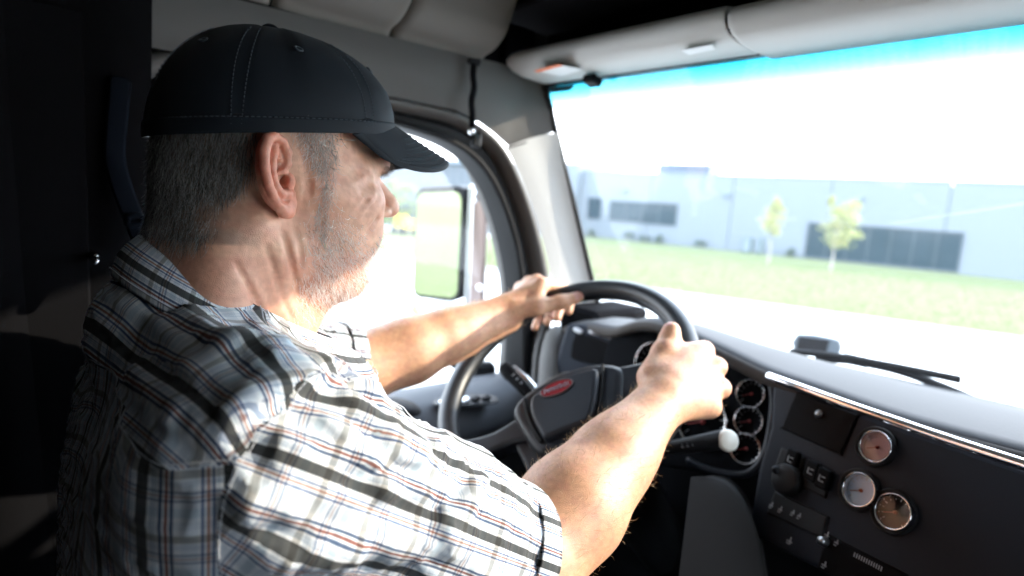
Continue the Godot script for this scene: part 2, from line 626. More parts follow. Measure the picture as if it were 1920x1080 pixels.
# ---------- outdoors ----------
func flat_sheet(called: String, pts: Array, y: float, m: Material) -> MeshInstance3D:
	var mb := Mb.new()
	var poly := PackedVector2Array()
	for p in pts: poly.append(Vector2(p[0], p[1]))
	var idx := Geometry2D.triangulate_polygon(poly)
	for k in range(0, idx.size(), 3):
		mb.tri_flat(Vector3(poly[idx[k]].x, y, poly[idx[k]].y), Vector3(poly[idx[k + 1]].x, y, poly[idx[k + 1]].y), Vector3(poly[idx[k + 2]].x, y, poly[idx[k + 2]].y), Vector3.UP)
	var o := put(called, mb, m)
	o.set_meta("kind", "structure")
	return o

func leaf_cloud(mb: Mb, c: Vector3, r: Vector3, count: int, size: float, pale: Color, deep: Color) -> void:
	for k in count:
		var d := Vector3(rng.randfn(), rng.randfn(), rng.randfn()).normalized() * pow(rng.randf(), 0.42)
		var lump := 0.75 + 0.25 * sin(d.x * 7.0 + c.x * 3.0) * sin(d.y * 6.0 + c.z) + 0.12 * sin(d.z * 11.0)
		var p := c + d * r * lump
		var a := Vector3(rng.randfn(), rng.randfn(), rng.randfn()).normalized()
		var b := a.cross(Vector3(rng.randfn(), rng.randfn(), rng.randfn())).normalized()
		var s := size * rng.randf_range(0.6, 1.3)
		var q := mb.v.size()
		var nn := a.cross(b)
		var col := pale.lerp(deep, rng.randf())
		for w in [a * s, b * s * 0.55, -a * s, -b * s * 0.55]:
			mb.v.append(p + w); mb.n.append(nn); mb.t.append(Vector2.ZERO); mb.c.append(col)
		mb.i.append_array([q, q + 1, q + 2, q, q + 2, q + 3])

func young_tree(label: String, base: Vector3, height: float, crown_w: float, trunk_share: float, pale: Color, deep: Color, count: int, group := "") -> void:
	var t := thing("young_tree", label, "tree", base, group)
	var mb := Mb.new()
	var pts := PackedVector3Array()
	for k in 9: pts.append(base + Vector3(sin(k * 1.3) * 0.03, height * 0.9 * k / 8.0, cos(k * 1.7) * 0.03))
	mb.tube(pts, [0.07, 0.06, 0.055, 0.05, 0.045, 0.04, 0.03, 0.02, 0.01], 8)
	for k in 14:
		var h0 := height * lerpf(trunk_share, 0.85, k / 14.0)
		var g := k * 2.4
		var ln := crown_w * 0.45 * (1.0 - 0.6 * k / 14.0)
		var b0 := base + Vector3(0, h0, 0)
		mb.tube(PackedVector3Array([b0, b0 + Vector3(cos(g) * ln * 0.5, ln * 0.55, sin(g) * ln * 0.5), b0 + Vector3(cos(g) * ln, ln * 1.2, sin(g) * ln)]), [0.022, 0.014, 0.006], 5)
	put("trunk", mb, M.bark, t)
	var lf := Mb.new()
	for k in 9:
		var hh := lerpf(trunk_share + 0.06, 0.92, k / 8.0)
		var w := crown_w * 0.5 * sin(PI * clampf((hh - trunk_share + 0.12) / (1.12 - trunk_share), 0.05, 1.0)) * rng.randf_range(0.7, 1.05)
		leaf_cloud(lf, base + Vector3(rng.randfn() * crown_w * 0.13, height * hh, rng.randfn() * crown_w * 0.13), Vector3(w, height * 0.11, w), int(count / 9.0), 0.11, pale, deep)
	var o := put("crown", lf, M.leaf_yellow, t)
	o.set_meta("kind", "stuff")

func shrub(label: String, base: Vector3, r: float, group: String) -> void:
	var t := thing("shrub", label, "shrub", base, group)
	var lf := Mb.new()
	for k in 7: leaf_cloud(lf, base + Vector3(rng.randfn() * r * 0.35, r * rng.randf_range(0.35, 0.9), rng.randfn() * r * 0.35), Vector3.ONE * r * 0.55, 90, 0.07, Color(0.05, 0.085, 0.04), Color(0.025, 0.045, 0.02))
	var o := put("foliage", lf, M.leaf_yellow, t)
	o.set_meta("kind", "stuff")
	var st := Mb.new()
	for k in 5:
		var g := k * 1.3
		st.tube(PackedVector3Array([base, base + Vector3(cos(g) * r * 0.3, r * 0.5, sin(g) * r * 0.3), base + Vector3(cos(g) * r * 0.5, r * 0.95, sin(g) * r * 0.5)]), [0.02, 0.014, 0.008], 5)
	put("stem", st, M.bark, t)

func wall_window(parent: Node, a: Vector3, along: Vector3, out: Vector3, u0: float, u1: float, y0: float, y1: float, panes: int) -> void:
	# a recessed window: dark frame, panes and mullions as pieces
	var w := MeshInstance3D.new()
	var mb := Mb.new()
	var xf := Transform3D(Basis(along, Vector3.UP, out), a + along * (u0 + u1) / 2 + Vector3.UP * (y0 + y1) / 2)
	var wd := u1 - u0
	var hg := y1 - y0
	for s in [-1.0, 1.0]:
		mb.box(xf.translated_local(Vector3(0, s * (hg / 2 - 0.04), 0.03)), Vector3(wd, 0.08, 0.14), 0.01)
		mb.box(xf.translated_local(Vector3(s * (wd / 2 - 0.04), 0, 0.03)), Vector3(0.08, hg - 0.16, 0.14), 0.01)
	w = put("window", mb, M.frame_dark, parent)
	for k in panes:
		var g := Mb.new()
		g.box(xf.translated_local(Vector3(-wd / 2 + 0.08 + (wd - 0.16) * (k + 0.5) / panes, 0, 0.02)), Vector3((wd - 0.16) / panes - 0.05, hg - 0.17, 0.02), 0.002)
		put("pane", g, M.window_dark, w)
		if k > 0:
			var mu := Mb.new()
			mu.box(xf.translated_local(Vector3(-wd / 2 + 0.08 + (wd - 0.16) * k / panes, 0, 0.05)), Vector3(0.05, hg - 0.17, 0.08), 0.004)
			put("mullion", mu, M.frame_dark, w)

func build_outside() -> void:
	var g := flat_sheet("ground", [[-420, -420], [420, -420], [420, 420], [-420, 420]], -0.06, M.grass_mat)
	# lot and road round the truck, the lawn beyond its kerb
	var k0 := ony(1110, 536, 0.0)
	var k1 := ony(1672, 612, 0.0)
	var kd := (k1 - k0).normalized()
	var ko := Vector3(kd.z, 0, -kd.x)
	if ko.dot(k0) < 0: ko = -ko
	var a := k0 - kd * 16.0
	var b := k1 + kd * 60.0
	flat_sheet("road", [[a.x, a.z], [b.x, b.z], [b.x - ko.x * 22, b.z - ko.z * 22], [a.x - ko.x * 22, a.z - ko.z * 22]], 0.0, M.concrete)
	var far0 := ony(1110, 447, 0.1)
	var lawn_depth := 22.0
	flat_sheet("lawn", [[a.x + ko.x * 0.3, a.z + ko.z * 0.3], [b.x + ko.x * 0.3, b.z + ko.z * 0.3], [b.x + ko.x * 90, b.z + ko.z * 90], [a.x + ko.x * 90 , a.z + ko.z * 90]], 0.1, M.grass_mat)
	var kerb := Mb.new()
	var n := 40
	for k in n:
		var p := a.lerp(b, (k + 0.5) / n) + ko * 0.15
		kerb.box(Transform3D(Basis(kd, Vector3.UP, kd.cross(Vector3.UP)), p + Vector3(0, 0.055, 0)), Vector3(a.distance_to(b) / n - 0.02, 0.15, 0.3), 0.02)
	tag(put("kerb", kerb, M.asphalt), "", "", "", "structure")
	# grass blades along the near part of the lawn
	var blades := MultiMesh.new()
	blades.transform_format = MultiMesh.TRANSFORM_3D
	var bl := Mb.new()
	for r in 5:
		var gg := r * 1.26
		var dr := Vector3(cos(gg), 0, sin(gg))
		bl.tri_flat(dr * 0.03 - dr.cross(Vector3.UP) * 0.006, dr * 0.03 + dr.cross(Vector3.UP) * 0.006, dr * 0.06 + Vector3(0, 0.07, 0), Vector3(0, 1, 0.2))
	blades.mesh = bl.mesh()
	blades.instance_count = 42000
	for k in 42000:
		var p := a.lerp(b, rng.randf_range(0.08, 0.62)) + ko * (0.35 + 26.0 * pow(rng.randf(), 1.25))
		blades.set_instance_transform(k, Transform3D(Basis(Vector3.UP, rng.randf() * TAU).scaled(Vector3.ONE * rng.randf_range(0.5, 1.0)), Vector3(p.x, 0.1, p.z)))
	var gm := MultiMeshInstance3D.new()
	gm.multimesh = blades
	gm.material_override = M.blade
	gm.name = "grass"
	add_child(gm)
	tag(gm, "short sunlit green grass of the lawn behind the kerb", "grass", "", "stuff")
	office_building(ko)
	far_side()

func office_building(ko: Vector3) -> void:
	# long low office block seen through the windscreen
	var roof := 6.7
	var p0 := ony(1093, 322, roof)
	var p1 := ony(1672, 338, roof)
	p0.y = 0.0
	p1.y = 0.0
	var along := (p1 - p0).normalized()
	var out := along.cross(Vector3.UP)
	if out.dot(EYE - p0) < 0: out = -out
	var len_ := 70.0
	var t := thing("office_building", "long low pale office building with dark windows beyond the lawn", "building", p0)
	var w := Mb.new()
	var xf := Transform3D(Basis(along, Vector3.UP, -out), p0)
	# panels of tilt-up concrete with open joints
	for k in 9:
		var pw := len_ / 9.0
		var pm := Mb.new()
		pm.box(xf.translated_local(Vector3(pw * (k + 0.5), roof / 2, 0.2)), Vector3(pw - 0.05, roof, 0.4), 0.03)
		put("panel", pm, M.wall_white, t)
	w.box(xf.translated_local(Vector3(len_ / 2, roof / 2 - 0.1, 9.0)), Vector3(len_, roof - 0.25, 17.0), 0.05)
	put("wall", w, M.wall_white, t)
	var cp := Mb.new()
	cp.box(xf.translated_local(Vector3(len_ / 2, roof + 0.06, 0.2)), Vector3(len_, 0.14, 0.5), 0.02)
	put("coping", cp, M.coping, t)
	var tw := Mb.new()
	tw.box(xf.translated_local(Vector3(-8.0, 3.75, 6.0)), Vector3(15.96, 7.5, 14.0), 0.05)
	put("wing", tw, M.wall_grey, t)
	# roof plant
	var q0 := onp(1232, 328, p0 - out * 5.0, out)
	var q1 := onp(1330, 328, p0 - out * 5.0, out)
	var um := Mb.new()
	var uw := (q1 - q0).length()
	var ux := (q0 - p0).dot(along)
	um.box(xf.translated_local(Vector3(ux + uw / 2, roof + 0.55, 6.5)), Vector3(uw, 1.9, 3.0), 0.05)
	for k in 8: um.box(xf.translated_local(Vector3(ux + uw * (k + 0.5) / 8.0, roof + 0.6, 4.97)), Vector3(0.06, 1.5, 0.08), 0.01)
	put("roof_unit", um, M.unit_metal, t)
	q0 = onp(1112, 322, p0 - out * 5.0, out)
	q1 = onp(1156, 322, p0 - out * 5.0, out)
	um = Mb.new()
	uw = (q1 - q0).length()
	ux = (q0 - p0).dot(along)
	um.box(xf.translated_local(Vector3(ux + uw / 2, roof + 0.2, 6.5)), Vector3(uw, 1.0, 2.0), 0.05)
	put("roof_unit", um, M.unit_metal, t)
	for r in [[1104, 370, 1126, 412, 1], [1144, 375, 1268, 420, 4], [1516, 416, 1800, 492, 7]]:
		var c0 := onp(r[0], r[1], p0, out)
		var c1 := onp(r[2], r[3], p0, out)
		var u0 := (c0 - p0).dot(along)
		var u1 := (c1 - p0).dot(along)
		var yb := maxf(0.35, minf(c0.y, c1.y))
		var yt := onp(r[0], r[1], p0, out).y
		if r[0] == 1144: yb = onp(1144, 414, p0, out).y
		if r[0] == 1516: yb = onp(1516, 483, p0, out).y
		wall_window(t, p0 + out * 0.0, along, out, u0, u1, yb, yt, r[4])
	for r in [[1172, 356], [1363, 364], [1612, 372]]:
		var lm := Mb.new()
		var c := onp(r[0], r[1], p0, out)
		var lx := frame_z(c + out * 0.15, out)
		lm.box(lx, Vector3(0.55, 0.38, 0.3), 0.08)
		lm.box(lx.translated_local(Vector3(0, -0.2, 0.05)), Vector3(0.4, 0.06, 0.22), 0.02)
		put("wall_lamp", lm, M.coping, t)
	# a strip of stone along the foot of the wall
	var shr := [["round dark shrub nearest the tall wing of the office building", 1108], ["second dark shrub under the wide office window", 1177], ["small shrub third along the foot of the office wall", 1211], ["largest dark shrub at the right end of the wide window", 1239], ["shrub on its own under the bare office wall", 1318], ["low shrub at the left of the big right hand window", 1486]]
	for s in shr:
		var c := onp(s[1], 440, p0 + out * 0.9, out)
		shrub(s[0], Vector3(c.x, 0.1, c.z), 0.75 if s[1] == 1239 or s[1] == 1177 else 0.62, "shrubs along the office wall")
	for r in [[1404, 0], [1427, 1]]:
		var c := onp(r[0], 440, p0 + out * 1.6, out)
		c.y = 0.1
		var bx := thing("utility_box", ["tall green utility cabinet by the office wall", "narrow dark utility cabinet beside the thin tree"][r[1]], "utility box", c)
		var bm := Mb.new()
		bm.box(frame_z(c + Vector3(0, 0.65, 0), out), Vector3(0.75 - 0.35 * r[1], 1.3, 0.5), 0.04)
		put("cabinet", bm, M.shrub_leaf, bx)
		var dm := Mb.new()
		dm.box(frame_z(c + Vector3(0, 0.68, 0) + out * 0.26, out), Vector3(0.6 - 0.32 * r[1], 1.1, 0.03), 0.01)
		dm.box(frame_z(c + Vector3(0, 1.33, 0), out), Vector3(0.8 - 0.35 * r[1], 0.07, 0.56), 0.02)
		put("door", dm, M.coping, bx)
	var yl := Color(0.36, 0.35, 0.13)
	var yd := Color(0.24, 0.25, 0.10)
	var b0 := ony(1440, 494, 0.1)
	var b1 := ony(1557, 507, 0.1)
	young_tree("thin young yellow leaved tree in front of the bare office wall", b0, b0.distance_to(EYE) / 1180.0 * 122, 2.0, 0.42, yl, yd, 650, "young trees on the lawn")
	young_tree("fuller young yellow tree before the big right hand office window", b1, b1.distance_to(EYE) / 1220.0 * 138, 3.0, 0.30, yl, yd, 1150, "young trees on the lawn")

func far_side() -> void:
	# what the driver's side window shows: a strip of lawn, a warehouse and a few parked machines
	var g0 := ony(700, 446, 0.0)
	var g1 := ony(960, 478, 0.0)
	var gd := (g1 - g0).normalized()
	var go := Vector3(gd.z, 0, -gd.x)
	if go.dot(g0) < 0: go = -go
	var a := g0 - gd * 120.0
	var b := g1 + gd * 4.0
	flat_sheet("grass_verge", [[a.x, a.z], [b.x, b.z], [b.x + go.x * 9, b.z + go.z * 9], [a.x + go.x * 9, a.z + go.z * 9]], 0.02, M.grass_mat)
	flat_sheet("yard", [[a.x + go.x * 9, a.z + go.z * 9], [b.x + go.x * 9, b.z + go.z * 9], [b.x + go.x * 40, b.z + go.z * 40], [a.x + go.x * 40, a.z + go.z * 40]], -0.02, M.concrete)
	flat_sheet("apron", [[a.x, a.z], [b.x, b.z], [b.x - go.x * 14, b.z - go.z * 14], [3, -2], [3, 3.5], [a.x - go.x * 16, a.z - go.z * 16]], -0.012, M.concrete)
	var w0 := ony(690, 420, 0.0) - gd * 54.0
	var wd := gd
	var t := thing("warehouse", "pale corrugated metal warehouse beyond the yard, seen through the door window", "building", w0)
	var xf := Transform3D(Basis(wd, Vector3.UP, wd.cross(Vector3.UP)), w0)
	if xf.basis.z.dot(w0 - EYE) < 0: xf.basis = Basis(-wd, Vector3.UP, (-wd).cross(Vector3.UP))
	var top := onp(800, 305, w0, xf.basis.z).y
	var m := Mb.new()
	m.box(xf.translated_local(Vector3(0, top / 2, 7)), Vector3(130, top, 13.5), 0.1)
	put("wall", m, M.corrugated, t)
	m = Mb.new()
	for k in 170:
		m.box(xf.translated_local(Vector3(-64.6 + k * 0.76, top / 2 + 0.1, 0.16)), Vector3(0.24, top - 0.25, 0.12), 0.04)
	var o := put("rib", m, M.corrugated, t)
	o.set_meta("kind", "stuff")
	m = Mb.new()
	m.box(xf.translated_local(Vector3(0, top + 0.15, 0.3)), Vector3(130, 0.35, 0.9), 0.05)
	put("gutter", m, M.coping, t)
	for k in 6:
		m = Mb.new()
		m.box(xf.translated_local(Vector3(-30 + k * 11.0, 2.0, 0.04)), Vector3(4.0, 4.0, 0.24), 0.02)
		put("dock_door", m, M.wall_grey, t)
	# a broad green tree and small vehicles before the warehouse
	var tb := ony(727, 436, 0.0)
	young_tree("round green tree before the pale warehouse", tb, tb.distance_to(EYE) / 1100.0 * 96, 5.2, 0.2, Color(0.22, 0.27, 0.08), Color(0.08, 0.12, 0.04), 2600)
	var hb := ony(757, 440, 0.0)
	var hy := thing("forklift", "small yellow forklift parked in the yard by the warehouse", "forklift", hb)
	m = Mb.new()
	m.box(Transform3D(Basis.IDENTITY, hb + Vector3(0, 0.75, 0)), Vector3(1.5, 0.7, 1.1), 0.15)
	m.box(Transform3D(Basis.IDENTITY, hb + Vector3(-0.5, 1.15, 0)), Vector3(0.6, 0.5, 1.0), 0.15)
	put("body", m, M.yellow_paint, hy)
	m = Mb.new()
	for s in [[-0.6, -0.45], [-0.6, 0.45], [0.5, -0.45], [0.5, 0.45]]: m.tube(PackedVector3Array([hb + Vector3(s[0], 1.0, s[1]), hb + Vector3(s[0] * 0.8, 2.1, s[1])]), [0.04, 0.04], 6)
	m.box(Transform3D(Basis.IDENTITY, hb + Vector3(-0.05, 2.12, 0)), Vector3(1.1, 0.08, 1.0), 0.02)
	put("roll_cage", m, M.frame_dark, hy)
	for s in [[-0.5, -0.5], [-0.5, 0.5], [0.5, -0.5], [0.5, 0.5]]:
		m = Mb.new()
		m.lathe([Vector2(0.0, -0.1), Vector2(0.26, -0.1), Vector2(0.3, -0.06), Vector2(0.3, 0.06), Vector2(0.26, 0.1), Vector2(0.0, 0.1)], Transform3D(Basis.IDENTITY, hb + Vector3(s[0], 0.3, s[1])), 16)
		put("wheel", m, M.tyre, hy)
	var cb := ony(918, 424, 0.0)
	var cv := thing("parked_van", "dark blue van parked in the yard beside the mirror post", "van", cb)
	m = Mb.new()
	var cx := Transform3D(Basis(gd, Vector3.UP, gd.cross(Vector3.UP)), cb)
	m.box(cx.translated_local(Vector3(0, 1.15, 0)), Vector3(4.6, 1.3, 1.9), 0.25)
	m.box(cx.translated_local(Vector3(-0.5, 1.95, 0)), Vector3(3.4, 0.8, 1.75), 0.25)
	put("body", m, M.blue_paint, cv)
	m = Mb.new()
	for s in [-1.0, 1.0]:
		m.box(cx.translated_local(Vector3(-0.5, 1.95, s * 0.87)), Vector3(2.9, 0.45, 0.04), 0.01)
	put("window", m, M.window_dark, cv)
	for s in [[-1.5, -0.85], [-1.5, 0.85], [1.5, -0.85], [1.5, 0.85]]:
		m = Mb.new()
		m.lathe([Vector2(0.0, -0.12), Vector2(0.3, -0.12), Vector2(0.36, -0.08), Vector2(0.36, 0.08), Vector2(0.3, 0.12), Vector2(0.0, 0.12)], cx.translated_local(Vector3(s[0], 0.36, s[1])), 16)
		put("wheel", m, M.tyre, cv)

# ---------- the cab ----------
func pv(a: Array) -> PackedVector3Array:
	return PackedVector3Array(a)

func build_cab() -> void:
	var cab := thing("truck_cab", "grey lined truck cab with dark window seals, seen from inside", "truck cab")
	var DX := -1.0
	# door window opening in the plane of the door (z, y), front to rear
	var inner := smooth_path([Vector3(DX, 2.00, -0.955), Vector3(DX, 2.13, -0.945), Vector3(DX, 2.266, -0.924), Vector3(DX, 2.389, -0.885), Vector3(DX, 2.497, -0.816), Vector3(DX, 2.556, -0.735), Vector3(DX, 2.582, -0.61), Vector3(DX, 2.588, -0.45), Vector3(DX, 2.588, -0.30), Vector3(DX, 2.57, -0.215), Vector3(DX, 2.50, -0.185), Vector3(DX, 2.3, -0.18), Vector3(DX, 2.00, -0.18)], 6)
	var mid := smooth_path([Vector3(DX, 2.00, -1.0), Vector3(DX, 2.13, -0.998), Vector3(DX, 2.276, -0.977), Vector3(DX, 2.43, -0.916), Vector3(DX, 2.556, -0.828), Vector3(DX, 2.606, -0.728), Vector3(DX, 2.614, -0.60), Vector3(DX, 2.616, -0.45), Vector3(DX, 2.616, -0.29), Vector3(DX, 2.60, -0.19), Vector3(DX, 2.52, -0.145), Vector3(DX, 2.3, -0.14), Vector3(DX, 2.00, -0.14)], 6)
	var outer := smooth_path([Vector3(DX, 2.00, -1.035), Vector3(DX, 2.13, -1.035), Vector3(DX, 2.288, -1.016), Vector3(DX, 2.465, -0.930), Vector3(DX, 2.583, -0.834), Vector3(DX, 2.63, -0.72), Vector3(DX, 2.636, -0.59), Vector3(DX, 2.638, -0.45), Vector3(DX, 2.638, -0.28), Vector3(DX, 2.625, -0.165), Vector3(DX, 2.53, -0.115), Vector3(DX, 2.3, -0.11), Vector3(DX, 2.00, -0.11)], 6)
	var m := Mb.new()
	ring_strip(m, [[inner, 0.05], [inner, 0.10], [lerp_path(inner, mid, 0.12), 0.112], [lerp_path(inner, mid, 0.30), 0.105], [lerp_path(inner, mid, 0.42), 0.085], [lerp_path(inner, mid, 0.6), 0.08], [lerp_path(inner, mid, 0.75), 0.092], [mid, 0.075], [mid, -0.02]], DX - 0.10)
	put("window_seal", m, M.black_rubber, cab)
	m = Mb.new()
	ring_strip(m, [[mid, -0.04], [lerp_path(mid, outer, 0.03), 0.09], [lerp_path(mid, outer, 0.3), 0.116], [lerp_path(mid, outer, 0.7), 0.118], [outer, 0.10], [outer, -0.04]], DX - 0.10)
	put("door_trim", m, M.grey_trim, cab)
	# upper side panel above the door, and the pillar cover in front of it
	var top_z := [0.9, -0.2, -0.5, -0.80, -0.86]
	var poly := []
	for p in outer: if p.y > 2.45: poly.append(p + Vector3(0.004, 0, 0))
	var up_poly := [Vector3(-0.996, 2.58, -0.858)]
	# ... side header, drawn as a curved sheet from the trim to the roof
	var rows := 9
	var cols := 40
	var sp := PackedVector3Array()
	for r in rows:
		var s := float(r) / (rows - 1)
		for c in cols:
			var q := float(c) / (cols - 1)
			var z := lerpf(0.95, -0.945, q)
			var lowy := 2.634
			if z < -0.70: lowy = 2.634 - 0.055 * pow(minf(1.0, (-0.70 - z) / 0.15), 1.6)
			if z < -0.85: lowy = lerpf(2.579, 2.624, clampf((-0.85 - z) / 0.095, 0, 1))
			if z > -0.17: lowy = 2.634
			var hiy := lerpf(2.715, 2.745, clampf(-z, 0, 1))
			var y := lerpf(lowy, hiy, s)
			if q > 0.85: z = lerpf(z, lerpf(0.95, -0.900, q), s)
			sp.append(Vector3(DX + 0.012 + 0.018 * sin(s * PI) * (1.0 - 0.6 * clampf((-z - 0.7) / 0.2, 0, 1)) + 0.02 * s * s + 0.042 * pow(clampf((-z - 0.80) / 0.13, 0, 1), 3.0), y, z))
	m = Mb.new()
	m.lattice(sp, rows, cols, false)
	put("side_header", m, M.grey_trim, cab)
	# pillar cover: from the trim line to the windscreen edge
	sp = PackedVector3Array()
	var ws0 := Vector3(-0.955, 2.725, -0.893)
	var ws1 := Vector3(-0.95, 2.20, -1.165)
	for r in 30:
		var s := r / 29.0
		for c in 12:
			var q := c / 11.0
			var y := lerpf(lerpf(2.577, 2.622, q), 2.18, s)
			var zt := -0.84
			# trim line at this height
			for j in outer.size() - 1:
				var p := outer[j]
				var q2 := outer[j + 1]
				if q2.z > -0.70: break
				if (p.y - y) * (q2.y - y) <= 0.0 and absf(q2.y - p.y) > 1e-6: zt = lerpf(p.z, q2.z, (y - p.y) / (q2.y - p.y))
			var zw := lerpf(ws0.z, ws1.z, (ws0.y - y) / (ws0.y - ws1.y))
			var z := lerpf(zt + 0.006, zw, q)
			sp.append(Vector3(DX + 0.016 + 0.012 * sin(q * PI) + 0.045 * pow(q, 3.0), y, z))
	m = Mb.new()
	m.lattice(sp, 30, 12, false)
	put("pillar_cover", m, M.pillar_trim, cab)
	# dark seam between pillar cover and side header
	m = Mb.new()
	m.tube(smooth_path([Vector3(-0.981, 2.577, -0.842), Vector3(-0.970, 2.589, -0.872), Vector3(-0.966, 2.602, -0.902), Vector3(-0.952, 2.614, -0.925)], 4), [0.0016], 6)
	put("pillar_seam", m, M.black_plastic, cab)
	# black rubber round the windscreen
	m = Mb.new()
	m.tube(smooth_path([Vector3(-0.945, 2.18, -1.17), Vector3(-0.945, 2.45, -1.035), Vector3(-0.945, 2.66, -0.928), Vector3(-0.94, 2.70, -0.908), Vector3(-0.90, 2.716, -0.90), Vector3(-0.5, 2.72, -0.912), Vector3(0, 2.725, -0.93), Vector3(0.5, 2.72, -0.912), Vector3(0.90, 2.716, -0.90), Vector3(0.94, 2.70, -0.908), Vector3(0.945, 2.45, -1.035), Vector3(0.945, 2.18, -1.17)], 6), [0.006], 8)
	put("windscreen_rubber", m, M.black_rubber, cab)
	# windscreen panes: clear glass, tinted strips along its top
	var b1 := Mb.new()
	var gp := PackedVector3Array()
	for r in 2:
		for k in 15:
			var x := lerpf(-0.945, 0.945, k / 14.0)
			var y := [2.725, 2.17][r] as float
			gp.append(Vector3(x, y, lerpf(-0.898, -1.17, (2.72 - y) / 0.54) - 0.028 * (1.0 - pow(x / 0.945, 2.0))))
	b1.lattice(gp, 2, 15, false)
	put("windscreen", b1, M.window_glass, cab)
	# shade band: one strip of glass whose tint thins out downwards
	var band := Mb.new()
	var bp := PackedVector3Array()
	var ys := []
	for r in 13: ys.append(2.724 - 0.052 * r / 12.0)
	var order := ys.duplicate()
	order.reverse()
	var loop := ys + order + [ys[0]]
	for r in loop.size():
		var thick := 0.004 if r >= ys.size() and r < loop.size() - 1 else 0.0
		for k in 15:
			var x := lerpf(-0.955, 0.955, k / 14.0)
			bp.append(Vector3(x, loop[r], lerpf(-0.898, -1.17, (2.72 - loop[r]) / 0.54) - 0.028 * (1.0 - pow(x / 0.945, 2.0)) - 0.004 - thick))
	band.lattice(bp, loop.size(), 15, false)
	for v in band.v:
		var q := clampf((2.716 - v.y) / 0.044, 0.0, 1.0)
		band.c.append(Color(0.010 * pow(30.0, q), 0.135 * pow(4.0, q), 0.19 * pow(3.2, q)))
	put("tint_band", band, M.tinted_glass, cab)
	# roof: rolled padded lining along the left side and across, then flat
	var sec := []
	for p in [[-0.972, 2.728], [-0.962, 2.742], [-0.93, 2.752], [-0.90, 2.775], [-0.885, 2.81], [-0.86, 2.845], [-0.78, 2.87], [-0.5, 2.90], [0, 2.91], [0.5, 2.90], [0.78, 2.87], [0.885, 2.81], [0.93, 2.752], [0.972, 2.728]]: sec.append(Vector3(p[0], p[1], 0))
	var cut := [-0.755, -0.545, -0.338, -0.1, 0.3, 0.95]
	for k in 5:
		sp = PackedVector3Array()
		var path := smooth_path(sec, 4)
		var zs := [cut[k] + 0.0015, cut[k] + 0.006, cut[k] + 0.02, cut[k + 1] - 0.02, cut[k + 1] - 0.006, cut[k + 1] - 0.0015]
		var inn := [0.012, 0.003, 0.0, 0.0, 0.003, 0.012]
		for r in 6:
			for p in path:
				var dirc := Vector3(p.x * 0.6, p.y - 2.5, 0).normalized()
				sp.append(Vector3(p.x, p.y, zs[r]) + dirc * inn[r])
		m = Mb.new()
		m.lattice(sp, 6, path.size(), false)
		put("roof_lining", m, M.headliner, cab)
	m = Mb.new()
	m.box(Transform3D(Basis.IDENTITY, Vector3(0, 2.985, 0)), Vector3(2.16, 0.08, 2.2), 0.01)
	m.box(Transform3D(Basis.IDENTITY, Vector3(0, 2.87, -0.99)), Vector3(2.1, 0.22, 0.1), 0.01)
	put("roof", m, M.dark_trim, cab)
	# header panel over the windscreen, with a rolled rear edge
	header_panel(cab, "header_panel", -0.955, -0.475, 0.0, M.light_trim)
	header_panel(cab, "header_panel", -0.47, 0.47, 0.004, M.light_trim)
	header_panel(cab, "header_panel", 0.475, 0.955, 0.0, M.light_trim)
	# dark pocket behind the header panel
	m = Mb.new()
	m.box(Transform3D(Basis.IDENTITY, Vector3(0, 2.80, -0.93)), Vector3(1.94, 0.07, 0.02), 0.005)
	m.box(Transform3D(Basis.IDENTITY, Vector3(0, 2.83, -0.86)), Vector3(1.94, 0.015, 0.2), 0.005)
	put("header_pocket", m, M.black_cloth, cab)
	# warning label and small fittings on the header panel
	var lab := thing("warning_label", "white and orange warning label on the pale header panel", "label", ony(1045, 132, 2.714))
	m = Mb.new()
	m.slab(pv([ony(1003, 133, 2.7125), ony(1046, 121, 2.7125), ony(1092, 131, 2.7125), ony(1052, 143, 2.7125)]), Vector3.DOWN, 0.0008, 0.0)
	put("paper", m, M.paper_white, lab)
	m = Mb.new()
	m.slab(pv([ony(1001, 133, 2.7115), ony(1046, 121, 2.7115), ony(1056, 123, 2.7115), ony(1009, 136, 2.7115)]), Vector3.DOWN, 0.0006, 0.0)
	put("orange_band", m, M.orange_print, lab)
	var lab2 := thing("visor_tag", "small white tag set in the seam of the header panel", "label", ony(1308, 94, 2.712))
	m = Mb.new()
	m.slab(pv([ony(1277, 95, 2.7125), ony(1334, 84, 2.7125), ony(1340, 93, 2.7125), ony(1292, 103, 2.7125)]), Vector3.DOWN, 0.001, 0.0)
	put("paper", m, M.paper_white, lab2)
	var sn := thing("mirror_sensor", "small black sensor at the top edge of the windscreen", "sensor", ony(1120, 156, 2.70))
	m = Mb.new()
	m.box(frame_z(ony(1120, 156, 2.70) + Vector3(0, 0.002, 0.015), Vector3(0, 0.3, 1)), Vector3(0.032, 0.016, 0.03), 0.004)
	put("housing", m, M.gloss_black, sn)
	# sun visor on the passenger side of the header, swung up
	# hanging strap
	var st := thing("grab_strap", "black hanging strap with a chrome stud above the door window", "strap", onx(888, 120, -0.93))
	m = Mb.new()
	m.tube(smooth_path([onx(889, 117, -0.945), onx(887, 140, -0.945), onx(889, 165, -0.945), onx(884, 190, -0.945), onx(886, 215, -0.945), onx(884, 245, -0.93)], 5), [0.0085], 8, false, Vector2(0.9, 0.45), Vector3(1, 0, 0))
	put("webbing", m, M.black_cloth, st)
	m = Mb.new()
	m.lathe([Vector2(0.0, 0.006), Vector2(0.004, 0.005), Vector2(0.0065, 0.002), Vector2(0.007, 0.0), Vector2(0.007, -0.004)], frame_z(onx(884, 245, -0.915), Vector3(1, -0.1, 0.5)), 16)
	put("stud", m, M.chrome, st)
	m = Mb.new()
